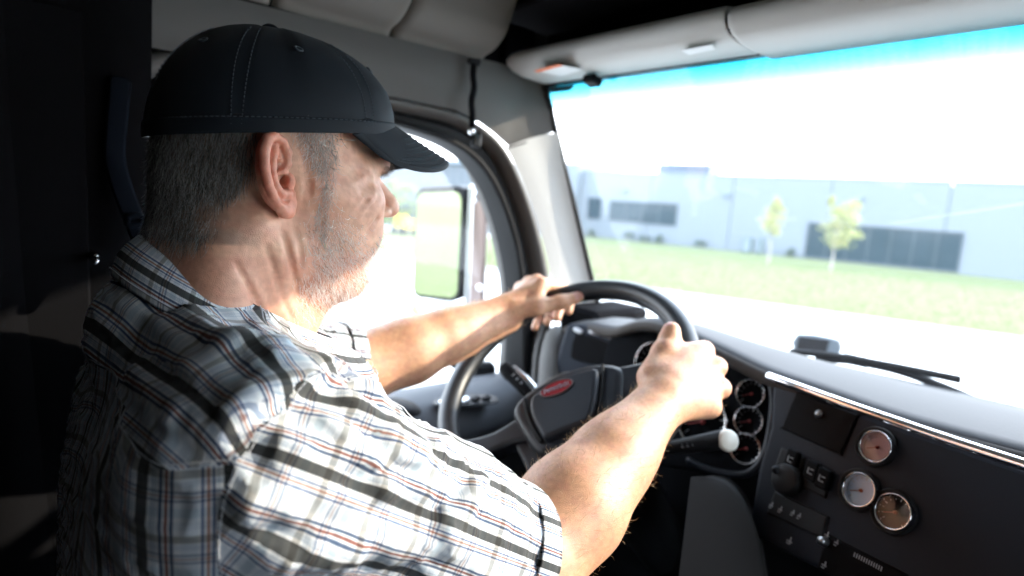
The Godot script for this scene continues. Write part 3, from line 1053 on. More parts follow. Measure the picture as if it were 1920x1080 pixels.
	m.box(frame_z(onx(889, 116, -0.945), Vector3(1, -0.5, 0.3)), Vector3(0.026, 0.014, 0.01), 0.003)
	put("anchor", m, M.black_plastic, st)
	m = Mb.new()
	m.box(frame_z(onx(893, 262, -0.93), Vector3(1, 0, 0.3)), Vector3(0.02, 0.03, 0.012), 0.004)
	put("anchor", m, M.black_plastic, st)
	# door
	var door := thing("driver_door", "grey driver's door with armrest and window switches", "door", Vector3(DX, 1.4, -0.55))
	var dg := Mb.new()
	dg.lattice(pv([Vector3(-1.075, 2.60, -0.98), Vector3(-1.075, 2.60, -0.15), Vector3(-1.075, 2.0, -0.98), Vector3(-1.075, 2.0, -0.15)]), 2, 2, false)
	put("window_pane", dg, M.window_glass, door)
	# sill and armrest profile swept along the door
	var prof := [Vector2(-1.10, 1.40), Vector2(-1.10, 2.02), Vector2(-1.05, 2.048), Vector2(-1.0, 2.05), Vector2(-0.955, 2.046), Vector2(-0.93, 2.035), Vector2(-0.915, 2.012), Vector2(-0.912, 1.985), Vector2(-0.92, 1.96), Vector2(-0.945, 1.945), Vector2(-0.965, 1.93), Vector2(-0.97, 1.86), Vector2(-0.965, 1.40)]
	sp = PackedVector3Array()
	for z in [-1.08, -0.9, -0.7, -0.5, -0.3, -0.1]:
		for p in prof: sp.append(Vector3(p.x, p.y, z))
	m = Mb.new()
	m.lattice(sp, 6, prof.size(), false)
	put("door_panel", m, M.door_grey, door)
	m = Mb.new()
	m.slab(smooth_path([ony(812, 752, 2.0505), ony(830, 742, 2.0505), ony(880, 738, 2.0505), ony(925, 740, 2.0505), ony(934, 752, 2.0505), ony(900, 757, 2.0505), ony(850, 760, 2.0505), ony(818, 759, 2.0505)], 3, true), Vector3.UP, 0.004, 0.002)
	put("switch_plate", m, M.black_plastic, door)
	for k in 5:
		m = Mb.new()
		var c := ony(832 + k * 20, 753 - k * 1.6, 2.054)
		m.box(Transform3D(Basis.from_euler(Vector3(0.25, 0.1, 0)), c), Vector3(0.014, 0.008, 0.018), 0.002)
		put("switch", m, M.satin_metal if k < 3 else M.gloss_black, door)
	m = Mb.new()
	m.lathe([Vector2(0.0, 0.012), Vector2(0.02, 0.011), Vector2(0.03, 0.006), Vector2(0.033, 0.0)], Transform3D(Basis(Vector3(1.6, 0, 0), Vector3(0, 0, 1), Vector3(0, 1, 0)), ony(752, 765, 2.045)), 20)
	put("speaker_cover", m, M.gloss_black, door)
	m = Mb.new()
	m.tube(smooth_path([Vector3(-0.955, 1.90, -0.86), Vector3(-0.925, 1.905, -0.84), Vector3(-0.922, 1.90, -0.72), Vector3(-0.955, 1.895, -0.70)], 5), [0.011], 8)
	put("pull_handle", m, M.black_plastic, door)
	# dark rear of the cab: pillar, curtain, rear wall, passenger side
	m = Mb.new()
	m.box(Transform3D(Basis.IDENTITY, Vector3(-0.99, 2.05, 0.46)), Vector3(0.10, 1.24, 1.15), 0.02)
	put("rear_pillar", m, M.black_cloth, cab)
	m = Mb.new()
	m.box(Transform3D(Basis.IDENTITY, Vector3(0, 2.1, 1.06)), Vector3(2.16, 1.8, 0.1), 0.01)
	m.box(Transform3D(Basis.IDENTITY, Vector3(1.06, 1.72, 0.0)), Vector3(0.1, 0.86, 2.2), 0.01)
	m.box(Transform3D(Basis.IDENTITY, Vector3(1.06, 2.83, 0.12)), Vector3(0.1, 0.38, 1.96), 0.01)
	m.box(Transform3D(Basis.IDENTITY, Vector3(1.06, 2.4, 0.42)), Vector3(0.1, 0.52, 1.40), 0.01)
	m.box(Transform3D(Basis.IDENTITY, Vector3(1.02, 2.4, -1.02)), Vector3(0.08, 0.7, 0.12), 0.01)
	m.box(Transform3D(Basis.IDENTITY, Vector3(-1.08, 2.83, 0.12)), Vector3(0.08, 0.38, 1.96), 0.01)
	for x in [-1.07, 1.07]: m.box(Transform3D(Basis.IDENTITY, Vector3(x, 2.88, -0.97)), Vector3(0.08, 0.27, 0.24), 0.01)
	m.box(Transform3D(Basis.IDENTITY, Vector3(-1.08, 1.70, 0.0)), Vector3(0.04, 0.64, 2.2), 0.01)
	m.box(Transform3D(Basis.IDENTITY, Vector3(-1.055, 2.36, 0.45)), Vector3(0.05, 0.72, 1.2), 0.01)
	m.box(Transform3D(Basis.IDENTITY, Vector3(0, 1.2, -0.1)), Vector3(2.2, 0.1, 2.4), 0.01)
	m.box(Transform3D(Basis.IDENTITY, Vector3(0, 1.66, -1.32)), Vector3(2.1, 0.86, 0.06), 0.01)
	put("cab_wall", m, M.black_cloth, cab)
	# black curtain drawn back behind the door window
	var ct := thing("sleeper_curtain", "black curtain drawn back behind the driver's window", "curtain", Vector3(-0.955, 1.5, 0.2))
	m = Mb.new()
	sp = PackedVector3Array()
	for r in 7:
		for k in 61:
			var q := k / 60.0
			sp.append(Vector3(-0.940 + 0.010 * sin(q * 46.0 + 0.3 * r) * (0.6 + 0.06 * r), lerpf(2.735, 1.45, r / 6.0), lerpf(-0.172, 0.95, q) + 0.004 * sin(r * 1.1)))
	m.lattice(sp, 7, 61, false)
	put("curtain_cloth", m, M.black_cloth, ct)
	# seat belt on the dark pillar
	var belt := thing("seat_belt", "dark blue seat belt hanging on the door pillar behind the driver", "seat belt", Vector3(-0.93, 2.4, -0.1))
	m = Mb.new()
	m.tube(smooth_path([onx(226, 150, -0.93), onx(218, 240, -0.93), onx(216, 300, -0.93), onx(232, 360, -0.92), onx(252, 412, -0.91)], 5), [0.012], 8, false, Vector2(1, 0.12), Vector3(1, 0, 0))
	m.tube(smooth_path([onx(253, 414, -0.908), onx(262, 440, -0.9), onx(272, 470, -0.88), onx(282, 520, -0.86)], 5), [0.012], 8, false, Vector2(1, 0.12), Vector3(1, 0, 0))
	put("webbing", m, M.belt_web, belt)
	m = Mb.new()
	m.tube(smooth_path([onx(240, 408, -0.905), onx(264, 404, -0.905), onx(266, 418, -0.905), onx(242, 422, -0.905)], 4, true), [0.004], 8, true)
	put("guide_loop", m, M.belt_web, belt)
	var hk := thing("coat_hook", "small chrome hook on the dark rear pillar", "hook", onx(178, 480, -0.93))
	m = Mb.new()
	m.lathe([Vector2(0, 0.01), Vector2(0.005, 0.008), Vector2(0.006, 0.0), Vector2(0.004, -0.01)], frame_z(onx(178, 480, -0.93), Vector3(1, 0, 0)), 12)
	m.tube(smooth_path([onx(178, 480, -0.925), onx(182, 488, -0.915), onx(178, 494, -0.915)], 4), [0.0025], 6)
	put("hook", m, M.chrome, hk)
	seats()
	mirror()

func lerp_path(a: PackedVector3Array, b: PackedVector3Array, s: float) -> PackedVector3Array:
	var o := PackedVector3Array()
	for k in a.size(): o.append(a[k].lerp(b[k], s))
	return o
func ring_strip(mb: Mb, rows: Array, x0: float) -> void:
	var p := PackedVector3Array()
	for r in rows:
		for q in r[0]: p.append(Vector3(x0 + r[1], q.y, q.z))
	mb.lattice(p, rows.size(), rows[0][0].size(), false)

func header_panel(cab: Node, called: String, x0: float, x1: float, drop: float, m: Material) -> void:
	# section (z, y): up behind the glass, along the flat underside, round the rear roll, back over the top
	var sec := [Vector2(-0.955, 2.765), Vector2(-0.952, 2.728), Vector2(-0.935, 2.716), Vector2(-0.88, 2.714), Vector2(-0.84, 2.716), Vector2(-0.812, 2.722), Vector2(-0.797, 2.734), Vector2(-0.794, 2.748), Vector2(-0.803, 2.760), Vector2(-0.83, 2.766), Vector2(-0.95, 2.770)]
	var xs := [x0, x0 + 0.002, x0 + 0.010, x1 - 0.010, x1 - 0.002, x1]
	var ins := [0.012, 0.004, 0.0, 0.0, 0.004, 0.012]
	if x0 < -0.9:
		xs = [x0, x0 + 0.004, x0 + 0.014, x0 + 0.03, x1 - 0.004, x1]
		ins = [0.026, 0.014, 0.004, 0.0, 0.002, 0.008]
	var sp := PackedVector3Array()
	for k in 6:
		for s in sec:
			var cz := -0.875
			var cy := 2.742
			sp.append(Vector3(xs[k], s.y - drop + (cy - s.y) * ins[k] * 20.0 * 0.6, s.x + (cz - s.x) * ins[k] * 2.0))
	var mb := Mb.new()
	mb.lattice(sp, 6, sec.size(), false)
	put(called, mb, m, cab)

func seats() -> void:
	for s in [-1.0, 1.0]:
		var cx: float = 0.6 * s
		var t := thing("driver_seat" if s < 0 else "passenger_seat", "black high backed seat behind the driver" if s < 0 else "empty black passenger seat", "seat", Vector3(cx, 1.3, 0.0))
		var f := Field.new(Vector3(-0.3, 0.0, -0.62), Vector3(0.3, 1.2, 0.36), 0.03)
		f.cap(Vector3(-0.16, 0.40, -0.42), Vector3(0.16, 0.40, -0.42), 0.09, 0.09, 0.06)
		f.cap(Vector3(-0.16, 0.36, -0.05), Vector3(0.16, 0.36, -0.05), 0.09, 0.09, 0.06)
		f.ell(Vector3(0, 0.38, -0.22), Vector3(0.25, 0.09, 0.3), 0.08)
		var mb := Mb.new()
		f.net(mb, Transform3D(Basis.IDENTITY, Vector3(cx, 1.3, 0.0)))
		put("cushion", mb, M.black_cloth, t)
		f = Field.new(Vector3(-0.3, 0.3, -0.1), Vector3(0.3, 1.1, 0.4), 0.03)
		f.ell(Vector3(0, 0.66, 0.16), Vector3(0.24, 0.34, 0.085), 0.05, Basis.from_euler(Vector3(0.12, 0, 0)))
		f.ell(Vector3(0, 0.5, 0.14), Vector3(0.25, 0.2, 0.08), 0.05)
		mb = Mb.new()
		f.net(mb, Transform3D(Basis.IDENTITY, Vector3(cx, 1.3, 0.0)))
		put("backrest", mb, M.black_cloth, t)
		mb = Mb.new()
		mb.box(Transform3D(Basis.IDENTITY, Vector3(cx, 1.42, -0.2)), Vector3(0.3, 0.34, 0.36), 0.02)
		put("pedestal", mb, M.black_plastic, t)

func mirror() -> void:
	var t := thing("side_mirror", "tall truck side mirror with a small wide angle mirror below it", "mirror", Vector3(-1.5, 2.1, -1.05))
	var a := at(779, 351, 1.748)
	var b := at(873, 347, 1.653)
	var c := at(861, 568, 1.74)
	var d := at(772, 558, 1.834)
	var nn := (b - a).cross(d - a).normalized()
	if nn.dot(EYE - a) < 0: nn = -nn
	var mid := (a + b + c + d) / 4
	var rim := func(p: Array, g: float) -> PackedVector3Array:
		var o := []
		for k in 4:
			var q: Vector3 = p[k]
			var nx: Vector3 = p[(k + 1) % 4]
			var pr: Vector3 = p[(k + 3) % 4]
			o.append(q + (pr - q).normalized() * g)
			o.append(q + (pr - q).normalized() * g * 0.29 + (nx - q).normalized() * g * 0.29)
			o.append(q + (nx - q).normalized() * g)
		return PackedVector3Array(o)
	var m := Mb.new()
	m.slab(rim.call([a, b, c, d], 0.03), nn, 0.10, 0.006)
	put("housing", m, M.black_plastic, t)
	var sh := func(q: Vector3, s: float) -> Vector3: return mid + (q - mid) * s + nn * 0.003
	m = Mb.new()
	m.slab(rim.call([sh.call(a, 0.90), sh.call(b, 0.90), sh.call(c, 0.92), sh.call(d, 0.92)], 0.024), nn, 0.002, 0.0)
	put("mirror_face", m, M.mirror_glass, t)
	# lower wide angle mirror
	var e := at(769, 566, 1.841)
	var f := at(858, 578, 1.746)
	var g := at(853, 640, 1.774)
	var h := at(765, 628, 1.871)
	m = Mb.new()
	m.slab(rim.call([e, f, g, h], 0.02), nn, 0.08, 0.006)
	put("housing", m, M.satin_metal, t)
	m = Mb.new()
	var rows := 7
	var sp := PackedVector3Array()
	for r in rows:
		for k in rows:
			var u := k / 6.0
			var w := r / 6.0
			var p := e.lerp(f, lerpf(0.05, 0.95, u)).lerp(h.lerp(g, lerpf(0.05, 0.95, u)), lerpf(0.07, 0.93, w))
			sp.append(p + nn * (0.004 + 0.012 * (1 - pow(2 * u - 1, 2)) * (1 - pow(2 * w - 1, 2))))
	m.lattice(sp, rows, rows, false)
	put("wide_angle_face", m, M.mirror_glass, t)
	# post and shell on the front side
	var p0 := at(900, 362, 1.78)
	var p1 := at(893, 640, 1.78)
	m = Mb.new()
	var px := (b - a).normalized()
	m.slab(pv([at(878, 352, 1.66), at(896, 360, 1.69), at(914, 378, 1.73), at(910, 500, 1.78), at(906, 620, 1.83), at(868, 640, 1.76), at(873, 480, 1.71)]), (nn + px * 0.6).normalized(), 0.06, 0.008)
	put("shell", m, M.dull_chrome, t)
	m = Mb.new()
	m.tube(pv([at(884, 350, 1.65), at(879, 480, 1.70), at(872, 650, 1.77)]), [0.008], 10)
	m.tube(pv([at(872, 640, 1.74), at(900, 690, 1.6), at(930, 720, 1.45)]), [0.011], 10)
	m.tube(pv([at(886, 352, 1.74), at(915, 362, 1.62)]), [0.011], 10)
	put("bracket", m, M.satin_metal, t)
	m = Mb.new()
	m.lathe([Vector2(0, 0.012), Vector2(0.008, 0.01), Vector2(0.011, 0.0)], frame_z(at(899, 539, 1.70), nn), 12)
	put("bolt", m, M.chrome, t)
	m = Mb.new()
	m.lathe([Vector2(0, 0.014), Vector2(0.014, 0.011), Vector2(0.02, 0.0)], frame_z(at(893, 367, 1.66), nn + Vector3(0, 0.5, 0)), 12)
	put("bolt", m, M.chrome, t)
	# lower arm seen through the wheel
	m = Mb.new()
	m.tube(smooth_path([at(848, 680, 1.5), at(870, 668, 1.5), at(890, 640, 1.55)], 4), [0.02, 0.018, 0.014], 8)
	m.box(frame_z(at(905, 700, 1.45), Vector3(1, 0, 0.5)), Vector3(0.06, 0.06, 0.04), 0.01)
	put("arm", m, M.black_plastic, t)

# ---------- dashboard ----------
func gauge(parent: Node, c: Vector3, nrm: Vector3, r: float, called: String, face: Material, lit := false) -> void:
	var xf := frame_z(c, nrm)
	var g := Mb.new()
	g.lathe([Vector2(0.0, -0.006), Vector2(r * 0.5, -0.006), Vector2(r * 0.9, -0.006)], xf, 28)
	var o := put(called, g, face, parent)
	g = Mb.new()
	g.lathe([Vector2(r * 0.86, -0.004), Vector2(r * 0.89, 0.002), Vector2(r * 0.95, 0.005), Vector2(r, 0.003), Vector2(r * 1.03, -0.003), Vector2(r * 1.03, -0.012)], xf, 36)
	put("bezel", g, M.chrome, o)
	g = Mb.new()
	for k in 13:
		var a := deg_to_rad(225.0 - k * 22.5)
		var q := Transform3D(Basis(Vector3.BACK, a), Vector3.ZERO)
		g.box(xf * q * Transform3D(Basis.IDENTITY, Vector3(r * 0.74, 0, -0.0052)), Vector3(r * (0.14 if k % 3 == 0 else 0.08), r * 0.03, 0.0006), 0.0)
	put("scale", g, M.white_print, o)
	g = Mb.new()
	var nq := xf * Transform3D(Basis(Vector3.BACK, deg_to_rad(205.0)), Vector3.ZERO)
	g.box(nq * Transform3D(Basis.IDENTITY, Vector3(r * 0.28, 0, -0.003)), Vector3(r * 0.75, r * 0.045, 0.0012), 0.0003)
	g.lathe([Vector2(0, 0.0), Vector2(r * 0.09, -0.0005), Vector2(r * 0.11, -0.003)], xf, 14)
	put("needle", g, M.red_print, o)
	if lit:
		g = Mb.new()
		g.lathe([Vector2(0.0, 0.0015), Vector2(r * 0.5, 0.0013), Vector2(r * 0.88, 0.001)], xf, 28)
		put("cover_glass", g, M.gauge_cover, o)

func lettering(parent: Node, called: String, text: String, size: float, xf: Transform3D, m: Material, depth := 0.0006) -> void:
	var tm := TextMesh.new()
	tm.text = text
	var f := SystemFont.new()
	f.font_names = PackedStringArray(["Droid Sans"])
	tm.font = f
	tm.font_size = 32
	tm.pixel_size = size / 32.0
	tm.depth = depth
	var o := MeshInstance3D.new()
	o.mesh = tm
	o.material_override = m
	o.name = called
	parent.add_child(o, true)
	o.transform = parent.global_transform.affine_inverse() * xf if parent.is_inside_tree() else xf

func build_dash() -> void:
	var gc := mat("gauge_cover", Color(0.6, 0.65, 0.7), 0.06)
	gc.transparency = BaseMaterial3D.TRANSPARENCY_ALPHA
	gc.albedo_color.a = 0.02
	mat("brow_lip", Color(0.05, 0.043, 0.039), 0.65, 0.0, "leather", 0.012, 12, 0.3)
	mat("dial_blue_reflection", Color(0.36, 0.56, 0.82), 0.4)  # sky reflection of the cover glass, painted into the dial colour
	mat("dial_rose_reflection", Color(0.44, 0.28, 0.31), 0.4)  # pinkish glass reflection, likewise painted into the dial face
	var dash := thing("dashboard", "dark curved truck dashboard with chrome ringed gauges and a long chrome strip", "dashboard", Vector3(-0.4, 1.5, -1.1))
	# brow line: the rounded rear edge of the top pad
	var brow_px := [[1040, 640, -0.985], [1062, 612, -0.985], [1100, 607, -0.975], [1150, 614, -0.965], [1180, 606, -0.955], [1205, 600, -0.945], [1245, 604, -0.925], [1310, 632, -0.90], [1380, 665, -0.885], [1440, 693, -0.875], [1540, 728, -0.855], [1672, 775, -0.835], [1800, 812, -0.83], [1990, 860, -0.84]]
	var brow := []
	for p in brow_px: brow.append(onz(p[0], p[1], p[2]))
	brow[0] = brow[0] + Vector3(0.0, 0.0, 0)
	var b := smooth_path(brow, 6)
	var last: Vector3 = b[b.size() - 1]
	for k in 6: b.append(last.lerp(Vector3(0.98, last.y, -0.86), (k + 1) / 6.0))
	# top pad: rolled edge, then forward to the foot of the windscreen
	var rows := [[-0.010, -0.020, 0], [0.0, -0.019, 0], [0.005, -0.014, 0], [0.006, -0.007, 0], [0.002, -0.001, 0], [-0.006, 0.003, 0], [-0.02, 0.004, 0]]
	var sp := PackedVector3Array()
	for r in rows:
		for p in b: sp.append(p + Vector3(0, r[1], r[0] ))
	for s in [0.15, 0.4, 0.7, 1.0]:
		for p in b:
			var e := Vector3(p.x * 1.0, 2.195, -1.185 - 0.03 * (1 - p.x * p.x))
			var q := (p + Vector3(0, 0.004, -0.02)).lerp(e, s)
			q.y += 0.012 * sin(s * PI)
			sp.append(q)
	var m := Mb.new()
	m.lattice(sp, rows.size() + 4, b.size(), false)
	put("top_pad", m, M.dash_top, dash)
	# brown padded lip along the driver's edge of the pad
	var lip := PackedVector3Array()
	for p in b: lip.append(p + Vector3(0, -0.012, 0.002))
	m = Mb.new()
	m.tube(lip, [0.0105], 10)
	put("brow_lip", m, M.brow_lip, dash)
	# black hood lining that closes the space under the pad
	sp = PackedVector3Array()
	for r in [[-0.016, -0.004], [-0.022, -0.05], [-0.04, -0.085], [-0.36, -0.09]]:
		for p in b: sp.append(p + Vector3(0, r[0], r[1]))
	m = Mb.new()
	m.lattice(sp, 4, b.size(), false)
	put("hood_lining", m, M.black_cloth, dash)
	# cowl between the pad and the glass
	m = Mb.new()
	m.box(Transform3D(Basis.IDENTITY, Vector3(0, 2.16, -1.22)), Vector3(1.96, 0.06, 0.09), 0.01)
	put("cowl", m, M.black_plastic, dash)
	# left pod with its vent
	var PZ := -0.955
	var pn := Vector3(0.25, 0.28, 1).normalized()
	var pq := onz(1105, 650, PZ)
	var pp := func(x: float, y: float, lift := 0.0) -> Vector3: return onp(x, y, pq + pn * lift, pn)
	m = Mb.new()
	m.slab(smooth_path([pp.call(1058, 618), pp.call(1078, 606), pp.call(1150, 618), pp.call(1178, 622), pp.call(1150, 668), pp.call(1140, 700), pp.call(1090, 760), pp.call(1040, 760), pp.call(1040, 690)], 8, true), pn, 0.06, 0.010, 5)
	put("vent_pod", m, M.dash_dark, dash)
	m = Mb.new()
	m.slab(smooth_path([pp.call(1078, 628, 0.002), pp.call(1108, 630, 0.002), pp.call(1138, 642, 0.002), pp.call(1140, 650, 0.002), pp.call(1134, 680, 0.002), pp.call(1105, 682, 0.002), pp.call(1072, 672, 0.002), pp.call(1070, 660, 0.002)], 2, true), pn, 0.006, 0.002)
	put("vent", m, M.gloss_black, dash)
	for q in [[1074, 613, 1092, 620], [1104, 618, 1156, 632]]:
		m = Mb.new()
		m.slab(smooth_path([pp.call(q[0], q[1] + 4, 0.004), pp.call(q[0] + 5, q[1], 0.004), pp.call(q[2] - 4, q[3] - 3, 0.004), pp.call(q[2], q[3] + 2, 0.004), pp.call(q[2] - 5, q[3] + 6, 0.004), pp.call(q[0] + 3, q[1] + 8, 0.004)], 2, true), pn, 0.004, 0.002)
		put("vent_trim", m, M.satin_metal, dash)
	# end of the dash beside the door pillar
	m = Mb.new()
	m.tube(smooth_path([at(1046, 615, 1.36), at(1036, 650, 1.34), at(1030, 700, 1.30), at(1030, 800, 1.24)], 5), [0.012, 0.016, 0.02, 0.024], 10)
	m.tube(smooth_path([at(1016, 612, 1.42), at(1006, 660, 1.38), at(1000, 740, 1.33)], 5), [0.006], 8)
	put("end_cap", m, M.grey_trim, dash)
	m = Mb.new()
	m.box(Transform3D(Basis.IDENTITY, Vector3(-0.90, 1.95, -1.12)), Vector3(0.12, 0.56, 0.2), 0.01)
	m.box(Transform3D(Basis.IDENTITY, Vector3(0.35, 1.75, -1.05)), Vector3(1.1, 0.7, 0.08), 0.01)
	m.box(Transform3D(Basis.IDENTITY, Vector3(-0.6, 1.72, -1.02)), Vector3(0.7, 0.62, 0.06), 0.01)
	put("under_panel", m, M.black_cloth, dash)
	# instrument cluster: dark sunken board under the brow
	var cn := Vector3(0.0, 0.36, 1).normalized()
	var cq := onz(1330, 760, -0.93)
	var cc := func(x: float, y: float, lift := 0.0) -> Vector3: return onp(x, y, cq + cn * lift, cn)
	m = Mb.new()
	m.slab(smooth_path([cc.call(1140, 640), cc.call(1200, 604), cc.call(1250, 606), cc.call(1330, 640), cc.call(1400, 680), cc.call(1442, 700), cc.call(1446, 780), cc.call(1430, 860), cc.call(1400, 890), cc.call(1330, 885), cc.call(1200, 860), cc.call(1130, 780)], 6, true), cn, 0.02, 0.004)
	put("cluster_board", m, M.gauge_face, dash)
	for q in [[1222, 676, 0.036, "gauge"], [1316, 790, 0.046, "gauge"], [1408, 738, 0.0245, "gauge"], [1404, 789, 0.0245, "gauge"], [1398, 841, 0.0255, "gauge"]]:
		gauge(dash, cc.call(q[0], q[1], 0.006), cn, q[2], q[3], M.gauge_face)
	# rim round the cluster
	m = Mb.new()
	m.tube(smooth_path([cc.call(1445, 708, 0.012), cc.call(1450, 760, 0.012), cc.call(1440, 830, 0.012), cc.call(1422, 872, 0.012), cc.call(1390, 890, 0.012), cc.call(1330, 880, 0.012), cc.call(1290, 862, 0.012)], 5), [0.006], 8)
	put("cluster_rim", m, M.pad_plastic, dash)
	# centre panel turned towards the driver
	var e1 := (onz(1672, 790, -0.812) - onz(1440, 712, -0.868)).normalized()
	var e2 := Vector3(0, 0.93, -0.37)
	var qn := e1.cross(e2).normalized()
	if qn.z < 0: qn = -qn
	var qq := onz(1440, 712, -0.868)
	var pc := func(x: float, y: float, lift := 0.0) -> Vector3: return onp(x, y, qq + qn * lift, qn)
	m = Mb.new()
	m.slab(pv([pc.call(1446, 712), pc.call(1560, 752), pc.call(1672, 792), pc.call(1960, 890), pc.call(1960, 1150), pc.call(1700, 1150), pc.call(1400, 1000), pc.call(1420, 880), pc.call(1442, 800)]), qn, 0.05, 0.008)
	put("centre_panel", m, M.dash_dark, dash)
	m = Mb.new()
	m.tube(smooth_path([pc.call(1438, 704, 0.004), pc.call(1452, 710, 0.006), pc.call(1480, 720, 0.006), pc.call(1560, 749, 0.006), pc.call(1672, 788, 0.006), pc.call(1800, 832, 0.006), pc.call(1960, 884, 0.006)], 5), [0.003, 0.0055, 0.0062, 0.0065, 0.0065, 0.0065, 0.0065, 0.0065, 0.0065, 0.0065, 0.0065, 0.0065, 0.0065, 0.0065, 0.0065, 0.0065, 0.0065, 0.0065], 12, false, Vector2(1, 1), qn)
	put("chrome_strip", m, M.chrome, dash)
	m = Mb.new()
	m.slab(smooth_path([pc.call(1490, 742, 0.003), pc.call(1500, 739, 0.003), pc.call(1600, 775, 0.003), pc.call(1606, 783, 0.003), pc.call(1578, 846, 0.003), pc.call(1570, 850, 0.003), pc.call(1472, 806, 0.003), pc.call(1467, 798, 0.003)], 3, true), qn, 0.006, 0.002)
	put("display", m, M.gloss_black, dash)
	m = Mb.new()
	m.lathe([Vector2(0, 0.004), Vector2(0.004, 0.003), Vector2(0.006, 0.0)], frame_z(pc.call(1535, 776, 0.004), qn), 12)
	put("display_stud", m, M.satin_metal, dash)
	for q in [[1643, 838, 0.0195], [1612, 919, 0.0205], [1676, 960, 0.0205]]:
		var rr := Mb.new()
		rr.lathe([Vector2(q[2] * 1.05, 0.003), Vector2(q[2] * 1.16, 0.006), Vector2(q[2] * 1.26, 0.003), Vector2(q[2] * 1.28, -0.002)], frame_z(pc.call(q[0], q[1], 0.0), qn), 32)
		put("gauge_surround", rr, M.black_plastic, dash)
		gauge(dash, pc.call(q[0], q[1], 0.008), qn, q[2], "gauge", M.dial_rose_reflection if q[0] == 1643 else M.dial_blue_reflection if q[0] == 1612 else M.gauge_face, true)
	# switch bank
	for s in [[[1464, 838], [1508, 858], [1494, 905], [1450, 880]], [[1516, 862], [1562, 884], [1546, 934], [1500, 912]], [[1452, 920], [1552, 968], [1540, 1010], [1436, 962]]]:
		m = Mb.new()
		var o4 := []
		for c in s: o4.append(pc.call(c[0], c[1], 0.004))
		m.slab(pv(o4), qn, 0.008, 0.003)
		put("switch_plate", m, M.black_plastic, dash)
	for s in [[1486, 862], [1524, 884], [1545, 898]]:
		m = Mb.new()
		var xf := Transform3D(Basis(e1, e2.normalized(), qn), pc.call(s[0], s[1], 0.009))
		m.box(xf, Vector3(0.018, 0.026, 0.01), 0.002)
		put("rocker_switch", m, M.gloss_black, dash)
		m = Mb.new()
		m.box(xf.translated_local(Vector3(0, -0.004, 0.0055)), Vector3(0.007, 0.0012, 0.0006), 0.0)
		m.box(xf.translated_local(Vector3(-0.003, 0.0, 0.0055)), Vector3(0.0012, 0.007, 0.0006), 0.0)
		m.box(xf.translated_local(Vector3(0.002, 0.002, 0.0055)), Vector3(0.005, 0.0012, 0.0006), 0.0)
		put("switch_symbol", m, M.white_print, dash)
	m = Mb.new()
	m.lathe([Vector2(0.0, 0.012), Vector2(0.017, 0.0115), Vector2(0.0205, 0.008), Vector2(0.022, 0.0)], frame_z(pc.call(1478, 900, 0.006), qn), 24)
	put("rotary_knob", m, M.black_plastic, dash)
	m = Mb.new()
	m.lathe([Vector2(0.0, 0.007), Vector2(0.004, 0.006), Vector2(0.0065, 0.0)], frame_z(pc.call(1456, 881, 0.016), qn), 14)
	put("round_button", m, M.pad_plastic, dash)
	for s in [[1446, 948, 0.006], [1463, 956, 0.006], [1486, 962, 0.005], [1498, 968, 0.005], [1550, 1004, 0.006], [1480, 1015, 0.008], [1568, 1018, 0.005], [1545, 1060, 0.006]]:
		m = Mb.new()
		var xf := Transform3D(Basis(e1, e2.normalized(), qn), pc.call(s[0], s[1], 0.0086))
		m.box(xf, Vector3(s[2], 0.0014, 0.0006), 0.0)
		m.box(xf.translated_local(Vector3(0.001, 0.002, 0)), Vector3(0.0014, s[2], 0.0006), 0.0)
		m.box(xf.translated_local(Vector3(-0.001, -0.003, 0)), Vector3(s[2] * 0.7, 0.0012, 0.0006), 0.0)
		put("switch_symbol", m, M.white_print, dash)
	# passenger side of the dash with its glove box
	m = Mb.new()
	m.box(Transform3D(Basis.from_euler(Vector3(-0.12, 0, 0)), Vector3(0.50, 1.96, -0.90)), Vector3(0.92, 0.42, 0.10), 0.02)
	put("passenger_panel", m, M.dash_dark, dash)
	m = Mb.new()
	m.box(Transform3D(Basis.from_euler(Vector3(-0.12, 0, 0)), Vector3(0.56, 1.93, -0.848)), Vector3(0.56, 0.24, 0.02), 0.008)
	var gb := put("glove_box_door", m, M.pad_plastic, dash)
	m = Mb.new()
	m.box(Transform3D(Basis.from_euler(Vector3(-0.12, 0, 0)), Vector3(0.56, 2.02, -0.846)), Vector3(0.10, 0.022, 0.012), 0.004)
	put("latch", m, M.black_plastic, gb)
	# radio below, at the edge of the centre stack
	m = Mb.new()
	m.slab(pv([pc.call(1550, 1000, 0.004), pc.call(1700, 1076, 0.004), pc.call(1690, 1140, 0.004), pc.call(1530, 1066, 0.004)]), qn, 0.008, 0.003)
	put("radio", m, M.gloss_black, dash)
	m = Mb.new()
	m.lathe([Vector2(0.0, 0.01), Vector2(0.005, 0.0095), Vector2(0.006, 0.0)], frame_z(pc.call(1547, 1016, 0.006), qn), 14)
	put("radio_knob", m, M.satin_metal, dash)
	m = Mb.new()
	for k in 12:
		m.box(Transform3D(Basis(e1, e2.normalized(), qn), pc.call(1602 + k * 4.6, 1040 + k * 2.4, 0.0046)), Vector3(0.0012, 0.005, 0.0006), 0.0)
	var vs := put("radio_slots", m, M.white_print, dash)
	vs.set_meta("kind", "stuff")
	# grey rounded knee bolster below the cluster
	m = Mb.new()
	sp = PackedVector3Array()
	var kl := smooth_path([at(1322, 893, 0.80), at(1365, 905, 0.80), at(1400, 950, 0.79), at(1425, 1020, 0.77), at(1440, 1110, 0.75)], 6)
	for r in 7:
		var s := r / 6.0
		for k in kl.size():
			var base := at(1318 - k * 1.0, 895 + k * 9.0, 0.80 - 0.0022 * k)
			var p := base.lerp(kl[k], sin(s * PI / 2))
			p += Vector3(-0.1, 0.2, 0.9) * 0.03 * (cos(s * PI / 2))
			sp.append(p)
